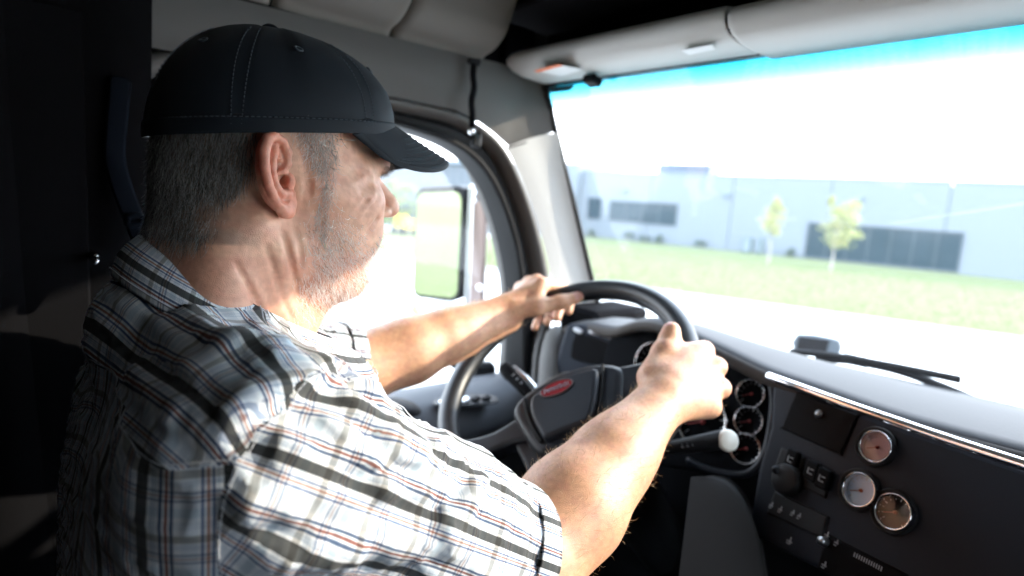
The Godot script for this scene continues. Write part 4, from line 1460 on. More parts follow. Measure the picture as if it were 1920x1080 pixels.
	for k in kl.size(): sp.append(kl[k] + Vector3(-0.05, -0.05, -0.12))
	m.lattice(sp, 8, kl.size(), false)
	put("knee_bolster", m, M.dark_trim, dash)
	# wipers and the small mirror out on the bonnet
	var wp := thing("windscreen_wiper", "black wiper lying along the foot of the windscreen", "wiper")
	m = Mb.new()
	m.tube(smooth_path([onz(1482, 659, -1.30), onz(1570, 668, -1.30), onz(1672, 686, -1.29), onz(1800, 712, -1.29)], 6), [0.005], 8, false, Vector2(1, 1.4))
	put("blade", m, M.black_rubber, wp)
	m = Mb.new()
	m.tube(smooth_path([onz(1530, 672, -1.31), onz(1600, 678, -1.31), onz(1700, 700, -1.30), onz(1850, 760, -1.28)], 6), [0.006, 0.007, 0.008], 8)
	m.box(frame_z(onz(1604, 676, -1.305), Vector3(0, 0.4, 1)), Vector3(0.05, 0.02, 0.02), 0.004)
	put("arm", m, M.black_plastic, wp)
	var hm := thing("bonnet_mirror", "small round cornered mirror standing on the bonnet ahead of the wiper", "mirror", at(1530, 645, 2.6))
	var hp := func(x: float, y: float) -> Vector3: return at(x, y, 2.6 - (x - 1530) * 0.0012)
	var hn := Vector3(0.1, 0.15, 1).normalized()
	m = Mb.new()
	var hq := (hp.call(1494, 626) - hp.call(1488, 658)).cross(hp.call(1560, 634) - hp.call(1488, 658)).normalized() as Vector3
	if hq.dot(EYE - hp.call(1530, 645)) < 0: hq = -hq
	m.slab(smooth_path([hp.call(1488, 658), hp.call(1494, 626), hp.call(1560, 634), hp.call(1576, 642), hp.call(1574, 664), hp.call(1550, 668)], 2, true), hq, 0.05, 0.01)
	put("housing", m, M.frame_dark, hm)
	m = Mb.new()
	var hh := []
	for q in [[1493, 656], [1498, 630], [1555, 637], [1550, 662]]: hh.append(hp.call(q[0], q[1]) + hq * 0.004)
	m.slab(pv(hh), hq, 0.003, 0.0)
	put("mirror_face", m, M.mirror_glass, hm)
	m = Mb.new()
	m.tube(pv([at(1555, 664, 2.6), at(1575, 720, 2.6), at(1590, 800, 2.5)]), [0.015], 8)
	put("stalk", m, M.frame_dark, hm)
	# bonnet of the truck below the glass
	var bn := thing("truck_bonnet", "pale truck bonnet beyond the windscreen", "bonnet", Vector3(0, 1.6, -2.0))
	m = Mb.new()
	sp = PackedVector3Array()
	for r in 8:
		for k in 15:
			var x := lerpf(-0.75, 0.75, k / 14.0)
			sp.append(Vector3(x * (1.0 - 0.02 * r), 1.96 - 0.02 * r - 0.16 * pow(absf(x) / 0.75, 3.0), -1.3 - r * 0.2))
	for k in 15:
		var x := lerpf(-0.75, 0.75, k / 14.0)
		sp.append(Vector3(x * 0.85, 1.2, -2.75))
	m.lattice(sp, 9, 15, false)
	put("bonnet_panel", m, M.wall_white, bn)

# ---------- steering wheel and its stalks ----------
func build_wheel() -> void:
	var c := Vector3(-0.605, 2.192, -0.66)
	var n := Vector3(0, 0.755, 0.656)
	var u := Vector3.RIGHT
	var w := Vector3(0, 0.656, -0.755)
	var t := thing("steering_wheel", "black truck steering wheel with a red oval badge, held by the driver", "steering wheel", c)
	var pts := PackedVector3Array()
	for k in 72: pts.append(c + (u * cos(TAU * k / 72) + w * sin(TAU * k / 72)) * 0.2)
	var m := Mb.new()
	m.tube(pts, [0.0172], 16, true, Vector2(1.0, 1.06), n)
	put("rim", m, M.wheel_leather, t)
	var hb := func(x: float, y: float, lift: float) -> Vector3: return onp(x, y, c + n * lift, n)
	# lower shell of the hub, then the horn pad proud of it
	var shell := smooth_path([hb.call(958, 772, 0.0), hb.call(975, 742, 0.0), hb.call(1030, 705, 0.0), hb.call(1085, 684, 0.0), hb.call(1130, 678, 0.0), hb.call(1165, 686, 0.0), hb.call(1170, 720, 0.0), hb.call(1160, 790, 0.0), hb.call(1130, 815, 0.0), hb.call(1080, 834, 0.0), hb.call(1022, 852, 0.0), hb.call(1000, 846, 0.0), hb.call(975, 810, 0.0)], 4, true)
	m = Mb.new()
	m.slab(shell, n, 0.05, 0.014, 5)
	put("hub", m, M.pad_plastic, t)
	var pad := smooth_path([hb.call(992, 760, 0.012), hb.call(1000, 738, 0.012), hb.call(1045, 708, 0.012), hb.call(1090, 693, 0.012), hb.call(1114, 689, 0.012), hb.call(1120, 700, 0.012), hb.call(1116, 745, 0.012), hb.call(1107, 778, 0.012), hb.call(1092, 792, 0.012), hb.call(1050, 808, 0.012), hb.call(1022, 820, 0.012), hb.call(1012, 812, 0.012), hb.call(998, 785, 0.012)], 4, true)
	m = Mb.new()
	m.slab(pad, n, 0.016, 0.007, 5)
	put("horn_pad", m, M.pad_plastic, t)
	# grooves beside the pad
	m = Mb.new()
	m.tube(smooth_path([hb.call(984, 748, 0.0015), hb.call(990, 775, 0.0015), hb.call(1002, 806, 0.0015), hb.call(1016, 828, 0.0015)], 5), [0.0035], 6)
	m.tube(smooth_path([hb.call(1130, 684, 0.0015), hb.call(1128, 720, 0.0015), hb.call(1120, 775, 0.0015), hb.call(1104, 806, 0.0015)], 5), [0.003], 6)
	put("groove", m, M.black_rubber, t)
	# spokes
	m = Mb.new()
	m.slab(smooth_path([hb.call(985, 776, -0.006), hb.call(925, 808, -0.006), hb.call(872, 822, -0.006), hb.call(842, 826, -0.006), hb.call(846, 862, -0.006), hb.call(880, 868, -0.006), hb.call(940, 836, -0.006), hb.call(1000, 818, -0.006)], 3, true), n, 0.022, 0.008, 4)
	put("spoke", m, M.pad_plastic, t)
	m = Mb.new()
	m.slab(smooth_path([hb.call(1148, 694, -0.006), hb.call(1200, 678, -0.006), hb.call(1252, 664, -0.006), hb.call(1286, 650, -0.006), hb.call(1290, 690, -0.006), hb.call(1255, 705, -0.006), hb.call(1205, 722, -0.006), hb.call(1150, 760, -0.006)], 3, true), n, 0.022, 0.008, 4)
	put("spoke", m, M.pad_plastic, t)
	m = Mb.new()
	m.slab(smooth_path([hb.call(1005, 830, -0.012), hb.call(970, 800, -0.012), hb.call(962, 830, -0.012), hb.call(984, 880, -0.012), hb.call(988, 940, -0.012), hb.call(1030, 940, -0.012), hb.call(1060, 890, -0.012), hb.call(1070, 845, -0.012)], 3, true), n, 0.022, 0.008, 4)
	put("spoke", m, M.pad_plastic, t)
	# oval badge with a rim and raised script
	var bc := hb.call(1043, 727, 0.0135) as Vector3
	var bx := (hb.call(1072, 716, 0.0135) - hb.call(1013, 738, 0.0135)) as Vector3
	var rx := bx.length() / 2.0
	bx = bx.normalized()
	var by := n.cross(bx)
	var ov := PackedVector3Array()
	var rimp := PackedVector3Array()
	for k in 28:
		var a := TAU * k / 28
		ov.append(bc + bx * cos(a) * rx + by * sin(a) * rx * 0.50)
		rimp.append(bc + bx * cos(a) * rx * 1.02 + by * sin(a) * rx * 0.52 - n * 0.0004)
	m = Mb.new()
	m.slab(ov, n, 0.0025, 0.001)
	var bd := put("badge", m, M.red_badge, t)
	m = Mb.new()
	m.tube(rimp, [0.0011], 6, true)
	put("badge_rim", m, M.dull_chrome, bd)
	var tm := TextMesh.new()
	tm.text = "Peterbilt"
	var fnt := SystemFont.new()
	fnt.font_names = PackedStringArray(["Droid Serif"])
	fnt.font_italic = true
	tm.font = fnt
	tm.font_size = 32
	tm.pixel_size = rx * 0.40 / 32.0
	tm.depth = 0.0008
	var tmo := MeshInstance3D.new()
	tmo.mesh = tm
	tmo.material_override = M.satin_metal
	tmo.name = "badge_script"
	bd.add_child(tmo)
	tmo.transform = bd.transform.affine_inverse() * t.transform.affine_inverse() * Transform3D(Basis(bx, by, n), bc + n * 0.0006)
	# column behind the wheel
	var col := thing("steering_column", "dark plastic steering column below the wheel", "steering column", c - n * 0.2)
	m = Mb.new()
	m.tube(PackedVector3Array([c - n * 0.03 - w * 0.01, c - n * 0.12 - w * 0.02, c - n * 0.3, c - n * 0.6]), [0.055, 0.062, 0.06, 0.05], 16)
	put("shroud", m, M.black_plastic, col)
	# left stalk: turn signal
	var ls := thing("signal_stalk", "black turn signal stalk left of the steering wheel hub", "stalk", at(970, 712, 1.03))
	m = Mb.new()
	var l0 := at(945, 690, 1.06)
	var l1 := at(988, 733, 1.0)
	m.tube(PackedVector3Array([l0, l0.lerp(l1, 0.3), l0.lerp(l1, 0.34), l0.lerp(l1, 0.7), l1, at(1010, 760, 0.98)]), [0.0115, 0.013, 0.0115, 0.0115, 0.011, 0.010], 14)
	put("grip", m, M.gloss_black, ls)
	m = Mb.new()
	m.tube(PackedVector3Array([at(962, 690, 1.075), at(985, 712, 1.05), at(1000, 730, 1.04)]), [0.006, 0.0085, 0.009], 10)
	put("lever", m, M.satin_metal, ls)
	m = Mb.new()
	for k in 3:
		var p := l0.lerp(l1, 0.52 + 0.17 * k) + n * 0.0112
		var xf := frame_z(p, n)
		m.box(xf, Vector3(0.006, 0.001, 0.001), 0.0)
		m.box(xf.translated_local(Vector3(0, 0.002, 0)), Vector3(0.001, 0.005, 0.001), 0.0)
	put("stalk_symbol", m, M.white_print, ls)
	# right stalk
	var rs := thing("shift_stalk", "black control stalk with an ivory disc end right of the column", "stalk", at(1330, 830, 0.84))
	m = Mb.new()
	var r0 := at(1270, 838, 0.86)
	var r1 := at(1358, 824, 0.80)
	m.tube(PackedVector3Array([at(1180, 850, 0.93), r0, r0.lerp(r1, 0.5), r1]), [0.009, 0.0105, 0.012, 0.0135], 16)
	put("lever", m, M.black_plastic, rs)
	m = Mb.new()
	var dz := ((r1 - r0).normalized() + Vector3(0.2, 0.1, 0.6)).normalized()
	m.lathe([Vector2(0.0, 0.004), Vector2(0.012, 0.0035), Vector2(0.0145, 0.001), Vector2(0.015, -0.003), Vector2(0.014, -0.006)], frame_z(at(1366, 826, 0.795), dz), 24)
	put("end_disc", m, M.knob_ivory, rs)
	m = Mb.new()
	for k in 3:
		var p := r0.lerp(r1, 0.18 + 0.12 * k) + Vector3(0.2, 0.35, 0.9).normalized() * 0.0113
		var xf := frame_z(p, Vector3(0.2, 0.35, 0.9))
		m.box(xf, Vector3(0.005, 0.001, 0.001), 0.0)
		m.box(xf.translated_local(Vector3(0.001, 0.003, 0)), Vector3(0.001, 0.006, 0.001), 0.0)
		m.box(xf.translated_local(Vector3(0, -0.003, 0)), Vector3(0.004, 0.0014, 0.001), 0.0)
	put("stalk_symbol", m, M.white_print, rs)

# ---------- the driver ----------
const HEAD := Vector3(-0.583, 2.453, -0.195)
var man: Node3D
var cloth: Field

func hit(f: Field, px: float, py: float, d0 := 0.2) -> Vector3:
	# first point of a field along a sight line
	var d := d0
	while d < 1.4:
		var p := at(px, py, d)
		var q := (p - f.o) / f.h
		var x := int(q.x); var y := int(q.y); var z := int(q.z)
		if x > 0 and y > 0 and z > 0 and x < f.nx - 1 and y < f.ny - 1 and z < f.nz - 1:
			if f.f[(z * f.ny + y) * f.nx + x] < 0.0: return p
		d += 0.002
	return at(px, py, 0.5)

func build_driver() -> void:
	man = thing("person", "grey bearded driver in a dark cap and plaid shirt gripping the wheel", "person", Vector3(-0.6, 1.8, -0.15))
	var body := Mb.new()
	head_shape(body)
	var ear_at := body.v.size()
	ear_shape(body, 1.0)
	ear_shape(body, -1.0)
	var arm_at := body.v.size()
	right_arm(body)
	var left_at := body.v.size()
	left_arm(body)
	paint_skin(body, ear_at, arm_at)
	var bo := put("body", body, M.skin, man)
	shirt()
	cap()
	hair_and_beard(body, ear_at, arm_at, left_at)
	legs()
	eyes()

func head_shape(mb: Mb) -> void:
	var f := Field.new(Vector3(-0.098, -0.215, -0.15), Vector3(0.098, 0.095, 0.125), 0.0025)
	f.ell(Vector3(0, 0.04, -0.006), Vector3(0.077, 0.09, 0.094), 0.01)
	f.ell(Vector3(0, -0.012, -0.058), Vector3(0.064, 0.07, 0.055), 0.03)
	# neck
	f.cap(Vector3(0, -0.02, 0.028), Vector3(-0.006, -0.20, 0.062), 0.060, 0.070, 0.03)
	f.cap(Vector3(0, -0.085, -0.012), Vector3(0, -0.21, 0.012), 0.044, 0.050, 0.03)
	f.cap(Vector3(0, -0.082, -0.055), Vector3(0, -0.118, -0.018), 0.034, 0.040, 0.025)
	for s in [-1.0, 1.0]:
		f.cap(Vector3(0.062 * s, -0.035, 0.022), Vector3(0.022 * s, -0.185, -0.028), 0.014, 0.012, 0.018)
		f.cap(Vector3(0.05 * s, -0.05, 0.045), Vector3(0.06 * s, -0.20, 0.06), 0.02, 0.03, 0.03)
		# jaw and cheek
		f.cap(Vector3(0.050 * s, -0.058, -0.008), Vector3(0.022 * s, -0.088, -0.078), 0.022, 0.020, 0.022)
		f.ell(Vector3(0.042 * s, -0.045, -0.048), Vector3(0.024, 0.042, 0.042), 0.022)
		f.ell(Vector3(0.047 * s, -0.008, -0.075), Vector3(0.020, 0.017, 0.024), 0.02)
		f.cap(Vector3(0.066 * s, 0.0, -0.02), Vector3(0.056 * s, -0.003, -0.06), 0.010, 0.010, 0.016)
		f.ell(Vector3(0.030 * s, -0.036, -0.088), Vector3(0.018, 0.022, 0.018), 0.018)
		# brow
		f.cap(Vector3(0.010 * s, 0.028, -0.106), Vector3(0.034 * s, 0.031, -0.099), 0.010, 0.011, 0.012)
		f.cap(Vector3(0.034 * s, 0.031, -0.099), Vector3(0.052 * s, 0.022, -0.076), 0.011, 0.009, 0.012)
	f.ell(Vector3(0, -0.04, -0.085), Vector3(0.034, 0.032, 0.030), 0.02)
	# nose
	f.cap(Vector3(0, 0.020, -0.108), Vector3(0.001, -0.006, -0.130), 0.0080, 0.0098, 0.010)
	f.ell(Vector3(0.002, -0.013, -0.1325), Vector3(0.0118, 0.0108, 0.0118), 0.007)
	for s in [-1.0, 1.0]:
		f.ell(Vector3(0.0130 * s, -0.0195, -0.1185), Vector3(0.0078, 0.0082, 0.0115), 0.004)
		f.ell(Vector3(0.0138 * s, -0.0265, -0.1205), Vector3(0.0048, 0.0048, 0.0066), 0.004, Basis.IDENTITY, true)
		f.cap(Vector3(0.019 * s, -0.022, -0.106), Vector3(0.031 * s, -0.044, -0.094), 0.0025, 0.0025, 0.006, true)
		# eye hollow, ball and tight lids
		f.ell(Vector3(0.031 * s, 0.010, -0.103), Vector3(0.015, 0.008, 0.010), 0.010, Basis.IDENTITY, true)
		f.ell(Vector3(0.031 * s, 0.0085, -0.0905), Vector3(0.0135, 0.0115, 0.0125), 0.004)
		f.cap(Vector3(0.019 * s, 0.0055, -0.1015), Vector3(0.0435 * s, 0.0055, -0.0925), 0.0014, 0.0014, 0.002, true)
		f.cap(Vector3(0.018 * s, 0.015, -0.102), Vector3(0.046 * s, 0.012, -0.091), 0.003, 0.003, 0.004)
		f.cap(Vector3(0.02 * s, -0.004, -0.101), Vector3(0.046 * s, -0.001, -0.089), 0.0045, 0.004, 0.006)
	# lips
	f.cap(Vector3(-0.022, -0.044, -0.094), Vector3(0, -0.039, -0.107), 0.0045, 0.0065, 0.006)
	f.cap(Vector3(0.022, -0.044, -0.094), Vector3(0, -0.039, -0.107), 0.0045, 0.0065, 0.006)
	f.cap(Vector3(-0.019, -0.050, -0.093), Vector3(0, -0.0505, -0.103), 0.0045, 0.0075, 0.006)
	f.cap(Vector3(0.019, -0.050, -0.093), Vector3(0, -0.0505, -0.103), 0.0045, 0.0075, 0.006)
	f.cap(Vector3(-0.025, -0.047, -0.097), Vector3(0, -0.0455, -0.114), 0.0013, 0.0013, 0.002, true)
	f.cap(Vector3(0.025, -0.047, -0.097), Vector3(0, -0.0455, -0.114), 0.0013, 0.0013, 0.002, true)
	f.ell(Vector3(0, -0.079, -0.087), Vector3(0.022, 0.020, 0.020), 0.016)
	for s in [-1.0, 1.0]: f.cap(Vector3(0.082 * s, 0.004, 0.006), Vector3(0.055 * s, 0.004, 0.0), 0.0058, 0.004, 0.003, true)
	# lines of age, laid on the finished surface: (height, depth) pairs
	for ln in [[[0.012, -0.079], [0.006, -0.066], [0.003, -0.056]], [[0.008, -0.079], [0.0, -0.068], [-0.007, -0.058]], [[0.003, -0.080], [-0.006, -0.072], [-0.018, -0.062]], [[0.017, -0.077], [0.021, -0.068], [0.022, -0.058]], [[-0.003, -0.086], [-0.012, -0.078], [-0.022, -0.072]],
			[[0.012, -0.014], [-0.015, -0.019], [-0.048, -0.017]], [[0.002, -0.021], [-0.022, -0.026], [-0.046, -0.025]], [[-0.004, -0.027], [-0.024, -0.032], [-0.044, -0.031]], [[0.026, -0.011], [0.004, -0.012], [-0.02, -0.013]],
			[[-0.024, -0.088], [-0.036, -0.080], [-0.052, -0.074]], [[-0.036, 0.006], [-0.062, -0.001], [-0.098, -0.018]], [[-0.052, 0.020], [-0.082, 0.008], [-0.118, -0.010]], [[-0.066, 0.044], [-0.094, 0.028], [-0.125, 0.012]], [[-0.034, -0.006], [-0.050, -0.010], [-0.070, -0.012]]]:
		for s in [-1.0, 1.0]:
			var pts := []
			for q in ln:
				var x := 0.094
				while x > 0.01 and field_at(f, Vector3(x * s, q[0], q[1])) > 0.0: x -= 0.0005
				pts.append(Vector3((x + 0.0004) * s, q[0], q[1]))
			var deep := 0.0030 if ln[0][0] < -0.03 else 0.0025
			f.cap(pts[0], pts[1], deep * 0.8, deep, 0.0028, true)
			f.cap(pts[1], pts[2], deep, deep * 0.6, 0.0028, true)
	f.net(mb, Transform3D(Basis.IDENTITY, HEAD))
	for k in mb.v.size(): mb.v[k] = HEAD + face_turn(mb.v[k] - HEAD)

func face_turn(q: Vector3) -> Vector3:
	# the face looks a little to the passenger side of straight ahead
	var a := clampf((-q.z - 0.03) / 0.05, 0.0, 1.0) * smoothstep(-0.14, -0.09, q.y)
	return q + Vector3(0.055 * maxf(0.0, -q.z - 0.03) * a, 0, 0)

func ear_shape(mb: Mb, s: float) -> void:
	# drawn flat: x backwards, y up, z outwards, in millimetres
	var f := Field.new(Vector3(-20, -38, -16), Vector3(26, 38, 12), 1.05)
	f.ell(Vector3(-3, 0, -9), Vector3(11, 20, 9), 4)
	f.ell(Vector3(3, 3, -2.5), Vector3(16, 27, 3.2), 4)
	f.ell(Vector3(-6, -26, 0), Vector3(7.5, 8, 4), 4)
	f.chain([Vector3(-13, -16, 0), Vector3(-12, -24, 0), Vector3(-8, -31, 0), Vector3(-2, -30, 0.5), Vector3(4, -24, 1), Vector3(10, -16, 2)], [3.0, 3.4, 3.4, 3.6, 3.4, 3.4], 4)
	f.ell(Vector3(1, 3, 5), Vector3(14, 25, 4.5), 3, Basis.IDENTITY, true)
	f.ell(Vector3(-2, -3, 0), Vector3(8.5, 11, 7.5), 3, Basis.IDENTITY, true)
	f.chain([Vector3(-3, 1.5, -3), Vector3(-8, 3.5, -0.5), Vector3(-12.5, 9, 1.2), Vector3(-12, 19, 2.6), Vector3(-6, 28, 3.5), Vector3(4, 32, 4), Vector3(13, 29, 4.6), Vector3(19, 20, 5), Vector3(20.5, 8, 5), Vector3(18, -5, 4.2), Vector3(13, -14, 3.2), Vector3(8, -20, 1.5)], [2.2, 2.6, 3.2, 3.4, 3.5, 3.7, 3.8, 3.7, 3.4, 3.3, 3.2, 3.0], 1.8)
	f.chain([Vector3(-7, -15, 2.0), Vector3(0, -15, 2.4), Vector3(7, -9, 3), Vector3(10, 0, 3.4), Vector3(9, 9, 3), Vector3(4, 18, 1.8), Vector3(0, 24, 0.6)], [3.4, 3.2, 3.0, 2.9, 3.0, 3.0, 2.4], 2.5)
	f.cap(Vector3(9, 7, 2.4), Vector3(-4, 13, 0.2), 2.4, 1.8, 2.5)
	f.ell(Vector3(-13, -5, 0.5), Vector3(4, 6.5, 4.2), 3)
	f.ell(Vector3(-7, -15.5, 2), Vector3(3.6, 3.2, 3.2), 2.5)
	f.ell(Vector3(-7.5, -4, -8), Vector3(4, 5.5, 12), 1.5, Basis.IDENTITY, true)
	f.ell(Vector3(-1, 9, 1), Vector3(6.5, 4.0, 4.5), 2, Basis.IDENTITY, true)
	var back := Vector3(0.50 * s, -0.10, 0.80).normalized()
	var up := Vector3(0.08 * s, 0.965, 0.27)
	up = (up - back * up.dot(back)).normalized()
	var out := Vector3(s, 0, 0)
	out = (out - back * out.dot(back) - up * out.dot(up)).normalized()
	var b := Basis(back, up, out).scaled(Vector3.ONE)
	var xf := Transform3D(Basis(back * 0.001, up * 0.001, out * 0.001), HEAD + Vector3(0.0785 * s, 0.009, 0.013))
	f.net(mb, xf)

func arm_chain(f: Field, a: Vector3, e: Vector3, w: Vector3, side: Vector3, thick: float) -> void:
	# upper arm end, elbow, forearm bulge, flat wrist; side is the direction across the wrist
	f.cap(a, e, 0.050 * thick, 0.046 * thick, 0.02)
	var q := e.lerp(w, 0.28)
	f.cap(e, q, 0.045 * thick, 0.050 * thick, 0.03)
	f.cap(q, e.lerp(w, 0.62), 0.050 * thick, 0.040 * thick, 0.03)
	for s in [-1.0, 1.0]:
		f.cap(e.lerp(w, 0.55) + side * 0.010 * s, w + side * 0.0125 * s, 0.034 * thick, 0.0235 * thick, 0.025)
	f.cap(e.lerp(w, 0.12) + side * 0.018, e.lerp(w, 0.5) + side * 0.008, 0.036 * thick, 0.032 * thick, 0.03)

func right_arm(mb: Mb) -> void:
	var sh := Vector3(-0.40, 2.265, -0.16)
	var e := at(985, 1058, 0.565)
	var w := at(1246, 745, 0.735)
	var f := Field.new(Vector3(-0.49, 2.03, -0.80), Vector3(-0.28, 2.36, -0.28), 0.003)
	var c := Vector3(-0.605, 2.192, -0.66)
	var n := Vector3(0, 0.755, 0.656)
	var a0 := deg_to_rad(24.0)
	var rad := Vector3.RIGHT * cos(a0) + Vector3(0, 0.656, -0.755) * sin(a0)
	var tg := -Vector3.RIGHT * sin(a0) + Vector3(0, 0.656, -0.755) * cos(a0)
	var o := c + rad * 0.2
	arm_chain(f, sh.lerp(e, 0.5), e, w, tg, 1.0)
	# knuckles along the outer side of the rim; the fingers close round it, away from the back of the hand
	var kn := [at(1318, 657, 0.805), at(1342, 688, 0.79), at(1349, 728, 0.775), at(1330, 764, 0.76)]
	var cr := eye_basis.x
	for k in 4:
		var root := w + tg * ([0.018, 0.006, -0.006, -0.016][k] as float)
		f.cap(root, kn[k], 0.020, 0.0130, 0.014)
	f.cap(w, at(1290, 700, 0.775), 0.024, 0.020, 0.016)
	f.cap(at(1262, 740, 0.745), at(1312, 748, 0.765), 0.021, 0.019, 0.016)
	f.cap(at(1250, 710, 0.755), at(1296, 668, 0.795), 0.020, 0.015, 0.016)
	for k in 4:
		var vd := sight(1335, 700).normalized()
		var ln: float = [0.96, 1.04, 1.0, 0.86][k]
		f.ell(kn[k] + cr * 0.003, Vector3.ONE * 0.0122, 0.005)
		var pip: Vector3 = kn[k] + vd * 0.043 * ln + cr * 0.004
		var dip: Vector3 = pip - cr * 0.030 * ln + vd * 0.010
		var tip: Vector3 = dip - cr * 0.022 * ln - vd * 0.010
		f.chain([kn[k], pip, dip, tip], [0.0122, 0.0104, 0.0092, 0.0082], 0.004)
	# tendons on the back of the hand
	for k in 4:
		var kk: Vector3 = kn[k] - sight(1320, 700).normalized() * 0.010
		f.cap(w.lerp(kk, 0.5) - sight(1300, 700).normalized() * 0.010, kk, 0.0022, 0.0034, 0.010)
	# thumb up along the inner face of the rim
	var t0 := at(1222, 708, 0.755)
	var t1 := at(1244, 662, 0.785)
	var t2 := at(1256, 634, 0.80)
	var t3 := at(1259, 619, 0.805)
	f.chain([t0, t1, t2, t3], [0.0195, 0.0150, 0.0128, 0.0118], 0.010)
	f.cap(t1 + cr * 0.006, at(1300, 664, 0.80), 0.012, 0.010, 0.014)
	f.net(mb)
	nails.append([t3, (t3 - t2).normalized(), (-sight(1259, 619) * 0.8 - cr * 0.6).normalized(), 0.0075])

var nails := []

func left_arm(mb: Mb) -> void:
	var sh := Vector3(-0.79, 2.27, -0.20)
	var e := at(688, 692, 0.90)
	var w := at(948, 588, 1.035)
	var f := Field.new(Vector3(-0.88, 2.10, -0.86), Vector3(-0.66, 2.38, -0.30), 0.003)
	var c := Vector3(-0.605, 2.192, -0.66)
	var n := Vector3(0, 0.755, 0.656)
	var side := (eye_basis * Vector3(-0.38, 0.92, 0.1)).normalized()
	arm_chain(f, sh.lerp(e, 0.35), e, w, side, 0.93)
	var kn := [at(1014, 534, 1.055), at(1006, 527, 1.085), at(992, 530, 1.105), at(976, 540, 1.12)]
	for k in 4: f.cap(w + side * 0.008 * (1.5 - k) * 0.8, kn[k], 0.018, 0.0115, 0.014)
	f.cap(w, at(1000, 556, 1.06), 0.021, 0.018, 0.016)
	for k in 4: f.ell(kn[k], Vector3.ONE * 0.0122, 0.006)
	f.chain([kn[0], at(1054, 538, 1.095), at(1072, 556, 1.12), at(1066, 583, 1.115)], [0.0110, 0.0100, 0.0088, 0.0080], 0.004)
	f.chain([kn[1], at(1040, 536, 1.135), at(1052, 570, 1.155), at(1045, 596, 1.13)], [0.0110, 0.0100, 0.0088, 0.0080], 0.004)
	f.chain([kn[2], at(1020, 545, 1.15), at(1032, 585, 1.16), at(1026, 604, 1.13)], [0.0108, 0.0098, 0.0086, 0.0078], 0.004)
	f.chain([kn[3], at(998, 560, 1.155), at(1010, 598, 1.155), at(1003, 613, 1.125)], [0.0100, 0.0090, 0.0080, 0.0072], 0.004)
	# thumb lying along the rim towards the camera side
	f.chain([at(968, 580, 1.025), at(1006, 577, 1.025), at(1052, 566, 1.035), at(1086, 556, 1.045)], [0.0165, 0.0140, 0.0118, 0.0098], 0.010)
	f.cap(at(1006, 572, 1.03), kn[0], 0.011, 0.010, 0.014)
	f.net(mb)
	nails.append([at(1086, 556, 1.045), (at(1086, 556, 1.045) - at(1052, 566, 1.035)).normalized(), (eye_basis * Vector3(0.15, 0.45, 0.85)).normalized(), 0.0076])

func paint_skin(mb: Mb, ear_at: int, arm_at: int) -> void:
	var nz := FastNoiseLite.new()
	nz.seed = 5
	nz.frequency = 1.0
	nz.fractal_octaves = 3
	for k in mb.v.size():
		var p := mb.v[k]
		var col := Color(0.66, 0.375, 0.255)
		var q := p - HEAD
		if k < ear_at:
			var red := 0.0
			red = maxf(red, 1.0 - (q - Vector3(0, -0.015, -0.128)).length() / 0.02)
			red = maxf(red, 0.6 * (1.0 - (Vector3(absf(q.x), q.y, q.z) - Vector3(0.05, -0.015, -0.075)).length() / 0.035))
			if q.y < -0.06: red = maxf(red, 0.35)
			col = col.lerp(Color(0.50, 0.20, 0.15), clampf(red, 0, 1) * 0.75)
			if q.z > 0.02 and q.y > -0.05: col = col.lerp(Color(0.20, 0.15, 0.12), clampf((q.z - 0.02) / 0.03, 0, 1) * 0.7)
			if q.y < -0.034 and q.y > -0.056 and q.z < -0.098 and absf(q.x) < 0.024: col = col.lerp(Color(0.45, 0.18, 0.15), 0.6)
		elif k < arm_at:
			col = Color(0.62, 0.26, 0.175)
		else:
			col = Color(0.60, 0.33, 0.195)
		var v := nz.get_noise_3d(p.x * 45, p.y * 45, p.z * 45)
		var v2 := nz.get_noise_3d(p.x * 160 + 7, p.y * 160, p.z * 160)
		col = col.lerp(Color(0.52, 0.24, 0.16), clampf(v * 0.9 + 0.15, 0, 0.6))
		col = col * (1.0 + 0.22 * v2)
		mb.c.append(Color(col.r, col.g, col.b))
	for nl in nails:
		for k in range(arm_at, mb.v.size()):
			var d: Vector3 = mb.v[k] - nl[0]
			var al: float = d.dot(nl[1])
			var ou: float = d.dot(nl[2])
			if d.length() < 0.018 and ou > 0.0035 and al > -0.012 and al < 0.0075 and d.cross(nl[1]).length() < 0.0125 and (d - nl[1] * al - nl[2] * ou).length() < nl[3]: mb.c[k] = Color(0.62, 0.33, 0.28)

